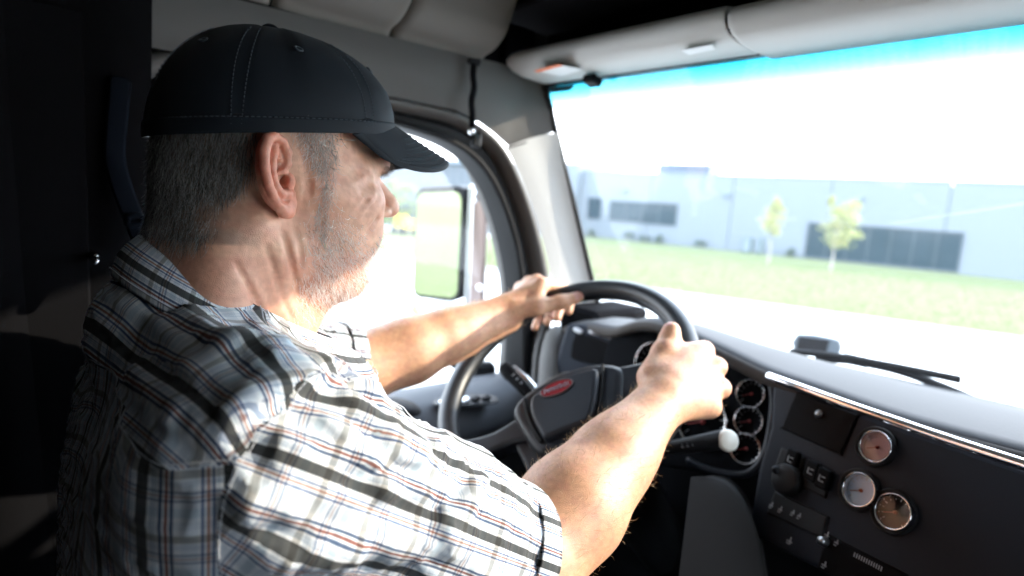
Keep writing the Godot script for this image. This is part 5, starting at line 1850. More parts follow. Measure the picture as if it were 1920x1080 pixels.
# ---------- shirt ----------
func plaid() -> ImageTexture:
	var n := 512
	var base := Color(0.70, 0.72, 0.745)
	# stripes over one repeat (0..1): from, to, colour, strength
	var warp := [[0.0, 0.155, Color(0.022, 0.024, 0.024), 0.97], [0.205, 0.218, Color(0.16, 0.28, 0.42), 0.8], [0.232, 0.244, Color(0.16, 0.28, 0.42), 0.7], [0.258, 0.270, Color(0.2, 0.3, 0.42), 0.7], [0.30, 0.345, Color(0.025, 0.06, 0.14), 0.95], [0.372, 0.412, Color(0.22, 0.055, 0.035), 0.95], [0.435, 0.475, Color(0.025, 0.06, 0.14), 0.95], [0.56, 0.57, Color(0.3, 0.4, 0.5), 0.6], [0.58, 0.74, Color(0.46, 0.53, 0.60), 0.6], [0.77, 0.80, Color(0.03, 0.08, 0.22), 0.9], [0.83, 0.86, Color(0.34, 0.10, 0.04), 0.85], [0.885, 0.912, Color(0.03, 0.08, 0.22), 0.9], [0.94, 0.955, Color(0.2, 0.3, 0.42), 0.6]]
	var weft := [[0.05, 0.17, Color(0.16, 0.14, 0.10), 0.8], [0.22, 0.235, Color(0.16, 0.28, 0.42), 0.7], [0.26, 0.275, Color(0.16, 0.28, 0.42), 0.7], [0.36, 0.40, Color(0.03, 0.08, 0.2), 0.85], [0.43, 0.46, Color(0.25, 0.08, 0.05), 0.85], [0.49, 0.53, Color(0.03, 0.08, 0.2), 0.85], [0.62, 0.76, Color(0.40, 0.52, 0.60), 0.7], [0.84, 0.855, Color(0.2, 0.3, 0.42), 0.7], [0.88, 0.895, Color(0.2, 0.3, 0.42), 0.7], [0.92, 0.935, Color(0.2, 0.3, 0.42), 0.7]]
	var line := func(list: Array) -> PackedColorArray:
		var o := PackedColorArray()
		for x in n:
			var u := (x + 0.5) / n
			var c := base
			for s in list:
				var e := 0.003
				var w := smoothstep(s[0] - e, s[0] + e, u) * (1.0 - smoothstep(s[1] - e, s[1] + e, u))
				c = c.lerp(s[2], w * s[3])
			o.append(c)
		return o
	var a: PackedColorArray = line.call(warp)
	var b: PackedColorArray = line.call(weft)
	var data := PackedByteArray()
	data.resize(n * n * 3)
	var k := 0
	for y in n:
		for x in n:
			var w := 0.90 if (x + y) % 4 < 2 else 0.72
			var c := Color(a[x].r * lerpf(b[y].r / base.r, 1.0, w - 0.55), a[x].g * lerpf(b[y].g / base.g, 1.0, w - 0.55), a[x].b * lerpf(b[y].b / base.b, 1.0, w - 0.55))
			c = c.lerp(b[y], (1.0 - w) * 0.08).linear_to_srgb()
			data[k] = int(clampf(c.r, 0, 1) * 255)
			data[k + 1] = int(clampf(c.g, 0, 1) * 255)
			data[k + 2] = int(clampf(c.b, 0, 1) * 255)
			k += 3
	var im := Image.create_from_data(n, n, false, Image.FORMAT_RGB8, data)
	im.generate_mipmaps()
	return ImageTexture.create_from_image(im)

const REPEAT := 0.039

func shirt() -> void:
	var m := mat("plaid_cloth", Color.WHITE, 0.9)
	m.albedo_texture = plaid()
	m.heightmap_enabled = true
	m.heightmap_texture = NZ["fine"]
	m.heightmap_scale = 0.03
	m.rim_enabled = true
	m.rim = 0.25
	m.backlight_enabled = true
	m.backlight = Color(0.16, 0.16, 0.16)
	var f := Field.new(Vector3(-0.92, 1.86, -0.46), Vector3(-0.26, 2.40, 0.02), 0.0052)
	cloth = f
	var e := at(985, 1058, 0.565)
	var rs := Vector3(-0.415, 2.245, -0.15)
	var ls := Vector3(-0.785, 2.245, -0.17)
	var le := at(688, 692, 0.90)
	# trunk
	f.ell(Vector3(-0.595, 2.04, -0.165), Vector3(0.195, 0.30, 0.125), 0.03)
	f.ell(Vector3(-0.60, 1.90, -0.19), Vector3(0.20, 0.16, 0.17), 0.05)
	f.ell(Vector3(-0.585, 2.18, -0.14), Vector3(0.175, 0.14, 0.093), 0.045)
	# shoulders and the slope to the neck
	f.cap(rs, ls, 0.077, 0.068, 0.035)
	f.cap(Vector3(-0.60, 2.315, -0.135), rs + Vector3(-0.02, 0.018, 0), 0.055, 0.060, 0.04)
	f.cap(Vector3(-0.60, 2.315, -0.135), ls + Vector3(0.02, 0.018, 0), 0.055, 0.060, 0.04)
	f.ell(Vector3(-0.595, 2.315, -0.15), Vector3(0.085, 0.06, 0.085), 0.03)
	f.cap(Vector3(-0.462, 2.215, -0.122), Vector3(-0.505, 2.02, -0.14), 0.066, 0.088, 0.06)
	f.cap(Vector3(-0.725, 2.215, -0.135), Vector3(-0.690, 2.02, -0.14), 0.062, 0.088, 0.06)
	# sleeves
	f.cap(rs, rs.lerp(e, 0.55), 0.081, 0.072, 0.035)
	f.cap(rs.lerp(e, 0.55), rs.lerp(e, 1.05), 0.072, 0.064, 0.03)
	f.cap(ls, ls.lerp(le, 0.95), 0.080, 0.060, 0.035)
	# folds: soft ridges that run from the shoulder, the armpit and the bend of the elbow
	var ax := (e - rs).normalized()
	var fold := func(pts: Array, r0: float, sink: float, k: float, cut := false) -> void:
		var w := []
		for p in pts:
			var hp := hit(f, p[0], p[1])
			var g := f.grad(hp).normalized()
			w.append(hp - g * (r0 - sink) if not cut else hp + g * (r0 - sink))
		for j in w.size() - 1: f.cap(w[j], w[j + 1], r0, r0, k, cut)
	var base_hits := []
	fold.call([[520, 1050], [640, 1022], [760, 1012], [850, 1010]], 0.012, 0.0055, 0.012)
	fold.call([[470, 960], [600, 960], [720, 925], [820, 905]], 0.011, 0.004, 0.012)
	fold.call([[560, 820], [660, 800], [740, 800]], 0.011, 0.004, 0.012)
	fold.call([[450, 640], [520, 680], [600, 690]], 0.012, 0.005, 0.014)
	fold.call([[350, 590], [430, 640], [520, 640]], 0.010, 0.004, 0.012)
	fold.call([[300, 620], [380, 690], [470, 760]], 0.012, 0.0045, 0.014)
	fold.call([[640, 700], [700, 740], [760, 800]], 0.010, 0.0045, 0.010)
	fold.call([[780, 830], [820, 850], [860, 880]], 0.010, 0.005, 0.010)
	fold.call([[540, 760], [640, 850], [700, 960]], 0.012, 0.0035, 0.012, true)
	fold.call([[490, 1000], [620, 985], [760, 965]], 0.012, 0.0035, 0.012, true)
	fold.call([[900, 905], [880, 945], [832, 985]], 0.010, 0.0055, 0.003)
	for q in [[[640, 760], [720, 830], [790, 880]], [[560, 900], [690, 880], [800, 850]], [[500, 860], [560, 930], [650, 1000]], [[450, 790], [520, 740], [590, 730]], [[610, 660], [660, 720], [700, 790]]]: fold.call(q, 0.008, 0.0048, 0.004, true)
	for q in [[[655, 750], [735, 822], [800, 868]], [[565, 885], [690, 864], [795, 836]], [[440, 770], [515, 722], [585, 712]], [[250, 700], [330, 770], [400, 820]]]: fold.call(q, 0.010, 0.0052, 0.006)
	var mb := Mb.new()
	f.net(mb)
	crumple(mb)
	# panels: cut along the armholes, the yoke seam and the cuffs
	var p1 := hit(f, 600, 716)
	var p2 := hit(f, 432, 860)
	var p3 := hit(f, 394, 1060)
	var an := (p2 - p1).cross(p3 - p1).normalized()
	if an.x < 0: an = -an
	an = (an + Vector3(0.55, 0.0, -0.25)).normalized()
	var arm_r := Plane(an, (p1 + p2 * 2.0 + p3) / 4.0)
	var arm_l := Plane(Vector3(-0.93, 0.2, -0.2).normalized(), Vector3(-0.765, 2.25, -0.16))
	var y1 := hit(f, 215, 742)
	var y2 := hit(f, 424, 874)
	var yd := (y2 - y1).normalized()
	var yn := (Vector3.UP + Vector3(0, 0, 0.35))
	yn = (yn - yd * yn.dot(yd)).normalized()
	var yoke := Plane(yn, (y1 + y2) / 2.0)
	var fy := hit(f, 600, 700)
	var fyn := Vector3(0, 0.55, 0.83).normalized()
	var front_yoke := Plane(fyn, fy)
	var cuff_r := Plane(ax, rs.lerp(e, 0.905))
	var lax := (le - ls).normalized()
	var cuff_l := Plane(lax, ls.lerp(le, 0.86))
	var neck := Plane(Vector3(0, 0.86, -0.5).normalized(), Vector3(-0.59, 2.345, -0.18))
	var tris := PackedVector3Array()
	for k in mb.i.size(): tris.append(mb.v[mb.i[k]])
	var norms := PackedVector3Array()
	for k in mb.i.size(): norms.append(mb.n[mb.i[k]])
	var rest := [tris, norms]
	var sp := split(rest, arm_r)
	var arm_cut: Array = sp[2]
	var right_sleeve: Array = split(sp[0], cuff_r)[1]
	sp = split(sp[1], arm_l)
	var left_sleeve: Array = split(sp[0], cuff_l)[1]
	sp = split(sp[1], neck)
	var trunk: Array = sp[1]
	sp = split(trunk, Plane(Vector3(0, 0, 1), Vector3(0, 0, -0.165)))
	var back_half: Array = sp[0]
	var front_half: Array = sp[1]
	sp = split(back_half, yoke)
	var yoke_cut: Array = sp[2]
	var yoke_part: Array = sp[0]
	var back_part: Array = sp[1]
	sp = split(front_half, front_yoke)
	var front_cut: Array = sp[2]
	var yoke_front: Array = sp[0]
	var front_part: Array = sp[1]
	yoke_part[0].append_array(yoke_front[0])
	yoke_part[1].append_array(yoke_front[1])
	var uv_back := func(p: Vector3) -> Vector2: return Vector2(atan2(p.x + 0.6, p.z + 0.15) * 0.19 + 0.013, -p.y + 0.02 * sin(p.x * 20.0)) / REPEAT
	var uv_front := func(p: Vector3) -> Vector2: return Vector2(atan2(p.x + 0.6, -p.z - 0.15) * 0.19, -p.y) / REPEAT
	var uv_yoke := func(p: Vector3) -> Vector2: return Vector2(atan2(p.z + 0.155, p.y - 2.19) * 0.125 + (p.x + 0.6) * 0.10 + 0.004, p.x * 1.0 + 0.02) / REPEAT
	var uv_sl := func(p: Vector3, o: Vector3, d: Vector3) -> Vector2:
		var s0 := d.cross(Vector3.UP).normalized()
		var s1 := s0.cross(d)
		var q := p - o
		return Vector2(atan2(q.dot(s1), q.dot(s0)) * 0.074 + 0.01, q.dot(d)) / REPEAT
	panel("back_panel", back_part, uv_back, m)
	panel("front_panel", front_part, uv_front, m)
	panel("yoke", yoke_part, uv_yoke, m)
	panel("sleeve", right_sleeve, func(p: Vector3) -> Vector2: return uv_sl.call(p, rs, ax), m)
	panel("sleeve", left_sleeve, func(p: Vector3) -> Vector2: return uv_sl.call(p, ls, lax), m)
	# turned hems of the sleeves
	hem(f, rs, ax, 0.905, (e - rs).length(), m)
	hem(f, ls, lax, 0.86, (le - ls).length(), m)
	# raised double seams
	seam("armhole_seam", arm_cut, arm_r.normal, true)
	seam("yoke_seam", yoke_cut, yoke.normal, false)
	seam("yoke_seam", front_cut, front_yoke.normal, false)
	collar(m)

func crumple(mb: Mb) -> void:
	var nz := FastNoiseLite.new()
	nz.seed = 21
	nz.frequency = 1.0
	nz.fractal_octaves = 2
	var c := Vector3(-0.415, 2.245, -0.15)
	for k in mb.v.size():
		var p := mb.v[k]
		# long creases: slow along the cloth's pull, quick across it
		var d := (p - c)
		var a := nz.get_noise_3d(p.x * 9 + d.y * 10, p.y * 22 - p.z * 10, p.z * 20 + p.y * 8)
		var b := nz.get_noise_3d(p.x * 38 + 5, p.y * 30, p.z * 26 + 9)
		a = 1.0 - absf(a) * 2.4
		mb.v[k] = p + mb.n[k] * (0.0032 * a * maxf(a, 0.0) + 0.0008 * b)
	var acc := PackedVector3Array()
	acc.resize(mb.v.size())
	for q in range(0, mb.i.size(), 3):
		var ia := mb.i[q]; var ib := mb.i[q + 1]; var ic := mb.i[q + 2]
		var fn := (mb.v[ib] - mb.v[ia]).cross(mb.v[ic] - mb.v[ia])
		if fn.dot(mb.n[ia]) < 0: fn = -fn
		acc[ia] += fn; acc[ib] += fn; acc[ic] += fn
	for k in mb.v.size(): mb.n[k] = acc[k].normalized()

func split(src: Array, pl: Plane) -> Array:
	# cut a triangle soup by a plane: [in front of it, behind it]
	var out := [[PackedVector3Array(), PackedVector3Array()], [PackedVector3Array(), PackedVector3Array()]]
	var edge := []
	var v: PackedVector3Array = src[0]
	var n: PackedVector3Array = src[1]
	var fv: PackedVector3Array = out[0][0]
	var fn: PackedVector3Array = out[0][1]
	var bv: PackedVector3Array = out[1][0]
	var bn: PackedVector3Array = out[1][1]
	for k in range(0, v.size(), 3):
		var d := [pl.distance_to(v[k]), pl.distance_to(v[k + 1]), pl.distance_to(v[k + 2])]
		if d[0] >= 0 and d[1] >= 0 and d[2] >= 0:
			for j in 3: fv.append(v[k + j]); fn.append(n[k + j])
			continue
		if d[0] < 0 and d[1] < 0 and d[2] < 0:
			for j in 3: bv.append(v[k + j]); bn.append(n[k + j])
			continue
		var pa := []; var na := []; var pb := []; var nb := []
		for j in 3:
			var j2 := (j + 1) % 3
			if d[j] >= 0: pa.append(v[k + j]); na.append(n[k + j])
			else: pb.append(v[k + j]); nb.append(n[k + j])
			if (d[j] >= 0) != (d[j2] >= 0):
				var t: float = d[j] / (d[j] - d[j2])
				var p := v[k + j].lerp(v[k + j2], t)
				var q := n[k + j].lerp(n[k + j2], t).normalized()
				pa.append(p); na.append(q); pb.append(p); nb.append(q)
				edge.append([p, q])
		for j in range(1, pa.size() - 1):
			for w in [0, j, j + 1]: fv.append(pa[w]); fn.append(na[w])
		for j in range(1, pb.size() - 1):
			for w in [0, j, j + 1]: bv.append(pb[w]); bn.append(nb[w])
	return [[fv, fn], [bv, bn], edge]

func panel(called: String, soup: Array, uv: Callable, m: Material) -> void:
	var mb := Mb.new()
	mb.v = soup[0]
	mb.n = soup[1]
	var last := Vector2.ZERO
	for k in mb.v.size():
		var q: Vector2 = uv.call(mb.v[k])
		mb.t.append(q)
		mb.i.append(k)
	# keep each triangle on one side of the wrap of an angle
	for k in range(0, mb.v.size(), 3):
		for j in [1, 2]:
			var span := TAU * 0.074 / REPEAT if called == "sleeve" else TAU * 0.19 / REPEAT
			if absf(mb.t[k + j].x - mb.t[k].x) > span * 0.5: mb.t[k + j] = Vector2(mb.t[k + j].x - signf(mb.t[k + j].x - mb.t[k].x) * span, mb.t[k + j].y)
	if mb.v.size() > 0: put(called, mb, m, man)

func field_at(f: Field, p: Vector3) -> float:
	var q := (p - f.o) / f.h
	var x := int(q.x); var y := int(q.y); var z := int(q.z)
	if x < 0 or y < 0 or z < 0 or x >= f.nx or y >= f.ny or z >= f.nz: return 1.0
	return f.f[(z * f.ny + y) * f.nx + x]
func reach(f: Field, o: Vector3, d: Vector3, r0 := 0.03, r1 := 0.13) -> float:
	# where a ray from inside a field leaves it
	var r := r0
	while r < r1 and field_at(f, o + d * r) < 0.0: r += 0.001
	return r

func hem(f: Field, o: Vector3, d: Vector3, share: float, length: float, m: Material) -> void:
	var s0 := d.cross(Vector3.UP).normalized()
	var s1 := s0.cross(d)
	var rows := [[-0.024, 0.0008], [-0.0235, 0.0024], [-0.012, 0.0030], [-0.002, 0.0028], [0.0, 0.0012], [-0.002, -0.0012], [-0.03, -0.003]]
	var n := 48
	var rr := []
	for k in n:
		var g := TAU * k / n
		var dir := s0 * cos(g) + s1 * sin(g)
		rr.append(minf(reach(f, o + d * (length * share - 0.012), dir), 0.078))
	var sm := []
	for k in n: sm.append((rr[(k - 1 + n) % n] + rr[k] * 2.0 + rr[(k + 1) % n]) / 4.0)
	var mb := Mb.new()
	var sp := PackedVector3Array()
	for r in rows:
		for k in n + 1:
			var g := TAU * k / n
			sp.append(o + d * (length * share + r[0]) + (s0 * cos(g) + s1 * sin(g)) * (sm[k % n] + r[1]))
	mb.lattice(sp, rows.size(), n + 1, false, Vector2(TAU * 0.074 / REPEAT, 0.1))
	for k in mb.t.size():
		var q := mb.v[k] - o
		mb.t[k] = Vector2(mb.t[k].x - 0.5 * TAU * 0.074 / REPEAT + 0.3, q.dot(d) / REPEAT)
	put("cuff_hem", mb, m, man)

func seam(called: String, cut: Array, axis: Vector3, closed: bool) -> void:
	# two rows of stitching on either side of a cut, following the cloth
	var c := Vector3.ZERO
	for e in cut: c += e[0]
	c /= maxf(1.0, cut.size())
	var s0 := axis.cross(Vector3.UP).normalized()
	if s0.length() < 0.5: s0 = Vector3.RIGHT
	var s1 := s0.cross(axis).normalized()
	if not closed: c.z = -0.165
	var bins := {}
	for e in cut:
		var d: Vector3 = e[0] - c
		var k := int(floor(atan2(d.dot(s1), d.dot(s0)) / TAU * 120.0))
		if not bins.has(k): bins[k] = [Vector3.ZERO, Vector3.ZERO, 0]
		bins[k][0] += e[0]; bins[k][1] += e[1]; bins[k][2] += 1
	var keys := bins.keys()
	keys.sort()
	for off in [-0.0035, 0.0035]:
		var mb := Mb.new()
		for j in keys.size() - 1:
			var a: Array = bins[keys[j]]
			var b: Array = bins[keys[j + 1]]
			var pa: Vector3 = a[0] / a[2] + axis * off + a[1].normalized() * 0.0006
			var pb: Vector3 = b[0] / b[2] + axis * off + b[1].normalized() * 0.0006
			if pa.distance_to(pb) > 0.03: continue
			var n := 3
			for q in n: mb.tube(PackedVector3Array([pa.lerp(pb, (q + 0.1) / n), pa.lerp(pb, (q + 0.5) / n) + a[1].normalized() * 0.0004, pa.lerp(pb, (q + 0.85) / n)]), [0.0005], 4)
		if mb.v.size() > 0:
			var o := put(called, mb, M.seam_thread, man)
			o.set_meta("kind", "stuff")

func collar(m: Material) -> void:
	# fold line round the neck, then the leaf falling outwards from it
	var fold := []
	var edge := []
	var foot := []
	for k in 17:
		var g := lerpf(-PI * 0.97, PI * 0.97, k / 16.0)   # 0 at the nape, +- PI at the throat
		var s := (1.0 - cos(g)) * 0.5
		var x := -0.590 + sin(g) * 0.078
		var z := -0.178 + cos(g) * (0.080 if cos(g) > 0 else 0.092)
		var y := 2.402 - 0.105 * pow(s, 0.85)
		fold.append(Vector3(x, y, z))
		var out := Vector3(sin(g), 0, cos(g) * 0.9)
		var tip := pow(s, 5.0)
		edge.append(Vector3(x, y, z) + out * (0.024 + 0.010 * s) + Vector3(0.0, -0.034 - 0.012 * s, -0.012 * tip * 2.0))
		foot.append(Vector3(x, y - 0.040, z) + out * 0.006)
	var a := smooth_path(fold, 4)
	var b := smooth_path(edge, 4)
	var c := smooth_path(foot, 4)
	var sp := PackedVector3Array()
	for p in c: sp.append(p)
	for k in a.size(): sp.append(c[k].lerp(a[k], 0.6) + Vector3(0, 0.0, 0))
	for k in a.size(): sp.append(a[k] + (a[k] - b[k]).normalized() * 0.0015)
	for k in a.size(): sp.append(a[k] + (b[k] - a[k]) * 0.06 + Vector3(0, 0.0035, 0))
	for s in [0.3, 0.55, 0.8, 0.97]:
		for k in a.size():
			var o := Vector3(a[k].x + 0.59, 0.5 * 0.0, a[k].z + 0.178).normalized()
			sp.append(a[k].lerp(b[k], s) + (o + Vector3.UP) * 0.0045 * sin(s * PI))
	for k in a.size(): sp.append(b[k] + Vector3(0, -0.001, 0))
	for k in a.size(): sp.append(b[k].lerp(a[k], 0.1) - Vector3(0, 0.003, 0))
	for k in a.size(): sp.append(b[k].lerp(a[k], 0.8) - Vector3(0, 0.004, 0))
	var mb := Mb.new()
	mb.lattice(sp, 11, a.size(), false, Vector2(1, 1))
	var n := a.size()
	var run := 0.0
	for k in n:
		if k > 0: run += b[k].distance_to(b[k - 1])
		for r in 11: mb.t[r * n + k] = Vector2(([-0.03, -0.01, 0.0, 0.003, 0.013, 0.023, 0.034, 0.042, 0.044, 0.048, 0.08][r] as float) + 0.0185, run) / REPEAT
	put("collar", mb, m, man)
	# stitching and the collar button
	mb = Mb.new()
	var st := []
	for k in n: st.append(a[k].lerp(b[k], 0.9) + (Vector3(a[k].x + 0.59, 0, a[k].z + 0.178).normalized() + Vector3.UP) * 0.003)
	mb.tube(PackedVector3Array(st), [0.0006], 5)
	put("collar_stitching", mb, M.seam_thread, man)
	var bt := Mb.new()
	var bp: Vector3 = a[n - 3].lerp(b[n - 3], 0.72) + Vector3(0.2, 0.7, -0.4).normalized() * 0.005
	bt.lathe([Vector2(0.0, 0.0008), Vector2(0.003, 0.001), Vector2(0.0048, 0.0018), Vector2(0.0055, 0.0008), Vector2(0.0052, -0.001)], frame_z(bp, Vector3(0.5, 0.7, -0.3)), 18)
	put("collar_button", bt, M.button, man)

# ---------- cap ----------
func cap() -> void:
	var o := HEAD
	var base_y := func(z: float) -> float: return lerpf(0.033, 0.062, clampf((0.10 - z) / 0.22, 0, 1))
	var dome := func(g: float, s: float, grow: float) -> Vector3:
		# g round the head (0 = front), s 0 at the rim .. 1 at the crown
		var ph := s * PI / 2
		var cx := sin(g)
		var cz := -cos(g)
		var ex := 2.25
		var sq := pow(pow(absf(cx), ex) + pow(absf(cz), ex), -1.0 / ex)
		var e2 := 2.35 if cz < 0 else 2.1
		var hr := pow(maxf(0.0, 1.0 - pow(s, e2)), 1.0 / e2)
		var rx := 0.0885 + grow
		var rz := (0.121 if cz < 0 else 0.101) + grow
		var x := cx * sq * hr * rx
		var z := cz * sq * hr * rz - 0.006
		var by: float = base_y.call(z)
		return o + Vector3(x, lerpf(by, 0.143 + grow, s) if s > 0 else by, z - 0.0)
	var m := Mb.new()
	var seg := 72
	var rows := 22
	var sp := PackedVector3Array()
	for r in rows + 1:
		for k in seg:
			var g := TAU * k / seg
			var gr := 0.0
			# six gores meet in shallow seams
			var ph := fposmod(g + PI / 6.0, PI / 3.0) - PI / 6.0
			var gore := fposmod(g, PI / 3.0)
			var dist := minf(gore, PI / 3.0 - gore)
			gr -= 0.0012 * exp(-pow(dist / 0.03, 2.0))
			sp.append(dome.call(g, pow(float(r) / rows, 0.9), gr))
	m.lattice(sp, rows + 1, seg, true)
	var crown := put("cap_crown", m, M.navy_cap, man)
	# inner band just under the rim
	m = Mb.new()
	sp = PackedVector3Array()
	for r in [[0.0, 0.0006, 0.0], [0.0, -0.004, 0.004], [0.0, -0.006, 0.02], [0.0, 0.0009, 0.012], [0.0, 0.0012, 0.011], [0.0, 0.0013, 0.001], [0.0, 0.0006, -0.0008]]:
		for k in seg:
			var p: Vector3 = dome.call(TAU * k / seg, 0.0, r[1])
			if r[2] > 0.0 and r[1] > 0.0:
				var q: Vector3 = dome.call(TAU * k / seg, r[2] / 0.11, r[1])
				p = q
			else: p.y += r[2]
			sp.append(p)
	m.lattice(sp, 7, seg, true)
	put("cap_band", m, M.navy_cap, man)
	# stitch rows: beside each seam and round the rim
	m = Mb.new()
	for k in 6:
		for off in [-0.035, 0.035]:
			for r in 26:
				var s := 0.05 + r * 0.034
				if s > 0.9: break
				var g: float = k * PI / 3.0 + off * (1.0 + s * 1.3)
				m.tube(PackedVector3Array([dome.call(g, s, 0.0004), dome.call(g, s + 0.010, 0.0009), dome.call(g, s + 0.020, 0.0004)]), [0.00042], 4)
	for k in 150:
		var g := TAU * k / 150.0
		m.tube(PackedVector3Array([dome.call(g, 0.115, 0.0005), dome.call(g + 0.012, 0.115, 0.001), dome.call(g + 0.024, 0.115, 0.0005)]), [0.0004], 4)
	var st := put("cap_stitching", m, M.cap_thread, man)
	st.set_meta("kind", "stuff")
	# button on top and the sewn air holes
	m = Mb.new()
	m.lathe([Vector2(0, 0.0045), Vector2(0.004, 0.004), Vector2(0.007, 0.002), Vector2(0.0078, -0.001)], Transform3D(Basis(Vector3(1, 0, 0), Vector3(0, 0, -1), Vector3(0, 1, 0)), o + Vector3(0, 0.1435, -0.006)), 18)
	put("cap_button", m, M.navy_cap, man)
	for k in 6:
		var g := k * PI / 3.0 + PI / 6.0
		var p: Vector3 = dome.call(g, 0.72, 0.0)
		var nn := (p - (o + Vector3(0, 0.02, 0))).normalized()
		m = Mb.new()
		var ring := PackedVector3Array()
		var xf := frame_z(p, nn)
		for j in 14: ring.append(xf * Vector3(cos(TAU * j / 14) * 0.0034, sin(TAU * j / 14) * 0.0034, 0.0004))
		m.tube(ring, [0.0009], 6, true)
		put("cap_eyelet", m, M.cap_thread, man)
	# raised emblem on the front panel: plain bars of thread
	m = Mb.new()
	for k in 7:
		var g := -0.30 + k * 0.10
		var s0 := 0.36 + 0.05 * absf(k - 3.0) / 3.0
		m.tube(PackedVector3Array([dome.call(g, s0, 0.0006), dome.call(g, s0 + 0.09, 0.0012), dome.call(g, s0 + 0.18, 0.0006)]), [0.0016], 6)
	put("cap_emblem", m, M.cap_thread, man)
	# brim: a curved sheet with a rolled edge
	var brim := func(u: float, w: float, lift: float) -> Vector3:
		# u across (-1..1), w from the crown (0) to the free edge (1)
		var gg := u * 1.18
		var p0: Vector3 = dome.call(gg, 0.0, -0.001)
		var gx := sin(u * 1.35) * 0.0855
		var far := 0.075 * pow(maxf(0.0, cos(u * PI / 2)), 0.42)
		var x := lerpf(p0.x - o.x, gx * 0.93, w)
		var z := (p0.z - o.z) - far * w
		var y0 := p0.y - o.y + 0.010 * cos(u * PI / 2)
		var y := y0 - (0.36 + 0.44 * pow(absf(x) / 0.08, 2.0)) * far * w
		return o + Vector3(x, y + lift, z)
	m = Mb.new()
	var cols := 41
	sp = PackedVector3Array()
	var ws := [0.0, 0.15, 0.3, 0.45, 0.6, 0.75, 0.88, 0.96, 1.0]
	for w in ws:
		for k in cols: sp.append(brim.call(-1.0 + 2.0 * k / (cols - 1), w, 0.0018))
	for k in cols: sp.append(brim.call(-1.0 + 2.0 * k / (cols - 1), 1.012, 0.0))
	for j in range(ws.size() - 1, -1, -1):
		for k in cols: sp.append(brim.call(-1.0 + 2.0 * k / (cols - 1), ws[j], -0.0018))
	m.lattice(sp, ws.size() * 2 + 1, cols, false)
	put("cap_brim", m, M.navy_cap, man)
	m = Mb.new()
	for r in 7:
		var w := 0.30 + r * 0.105
		for k in 110:
			var u := -0.92 + 1.84 * k / 110.0
			var q := func(uu: float, l: float) -> Vector3: return brim.call(uu * (0.55 + 0.45 * w), w, l)
			m.tube(PackedVector3Array([q.call(u, 0.0019), q.call(u + 0.005, 0.0026), q.call(u + 0.010, 0.0019)]), [0.0004], 4)
	st = put("brim_stitching", m, M.cap_thread, man)
	st.set_meta("kind", "stuff")

# ---------- hair ----------
func strand_mesh() -> ArrayMesh:
	var mb := Mb.new()
	var seg := 4
	for turn in 2:
		var side := Vector3(1, 0, 0) if turn == 0 else Vector3(0, 0, 1)
		var k0 := mb.v.size()
		for s in seg + 1:
			var q := float(s) / seg
			var wd := 0.5 * (1.0 - q * 0.8)
			var bend := Vector3(0, q, 0.0)
			for e in [-1.0, 1.0]:
				mb.v.append(bend + side * wd * e)
				mb.n.append(Vector3(0, 0, 1) if turn == 0 else Vector3(1, 0, 0))
				mb.t.append(Vector2.ZERO)
		for s in seg: mb.i.append_array([k0 + s * 2, k0 + s * 2 + 1, k0 + s * 2 + 3, k0 + s * 2, k0 + s * 2 + 3, k0 + s * 2 + 2])
	return mb.mesh()

func strands(called: String, roots: Array, m: Material) -> void:
	# roots: [place, direction, normal, length, width, colour]; each hair is three short joined pieces that bend over
	var mm := MultiMesh.new()
	mm.transform_format = MultiMesh.TRANSFORM_3D
	mm.use_colors = true
	mm.mesh = strand_mesh()
	mm.instance_count = roots.size() * 3
	var k := 0
	for r in roots:
		var p: Vector3 = r[0]
		var d: Vector3 = r[1]
		var curl := Vector3(rng.randfn(), rng.randfn(), rng.randfn()) * 0.22
		for s in 3:
			var dir: Vector3 = (d + r[2] * (0.0 if s == 0 else -0.22 * s) + curl * s).normalized()
			var x: Vector3 = dir.cross(r[2])
			if x.length() < 0.05: x = dir.cross(Vector3.UP)
			x = x.normalized()
			var z: Vector3 = x.cross(dir)
			var ln: float = r[3] / 3.0
			var wd: float = r[4] * (1.0 - 0.2 * s)
			mm.set_instance_transform(k, Transform3D(Basis(x * wd, dir * ln * 1.04, z * wd), p))
			mm.set_instance_color(k, r[5])
			p += dir * ln
			k += 1
	var o := MultiMeshInstance3D.new()
	o.multimesh = mm
	o.material_override = m
	o.name = called
	man.add_child(o, true)
	o.transform = man.transform.affine_inverse()
	o.set_meta("kind", "stuff")

func scatter(mb: Mb, from: int, to: int, per_m2: float, chance: Callable) -> Array:
	# random points on triangles whose first vertex lies in [from, to)
	var out := []
	for q in range(0, mb.i.size(), 3):
		var a := mb.i[q]
		if a < from or a >= to: continue
		var b := mb.i[q + 1]; var c := mb.i[q + 2]
		var ch: float = chance.call(mb.v[a], mb.n[a])
		if ch <= 0.0: continue
		var area := (mb.v[b] - mb.v[a]).cross(mb.v[c] - mb.v[a]).length() * 0.5
		var want := area * per_m2 * ch
		var n := int(want) + (1 if rng.randf() < want - int(want) else 0)
		for k in n:
			var u := rng.randf(); var w := rng.randf()
			if u + w > 1.0: u = 1.0 - u; w = 1.0 - w
			out.append([mb.v[a] + (mb.v[b] - mb.v[a]) * u + (mb.v[c] - mb.v[a]) * w, mb.n[a]])
	return out

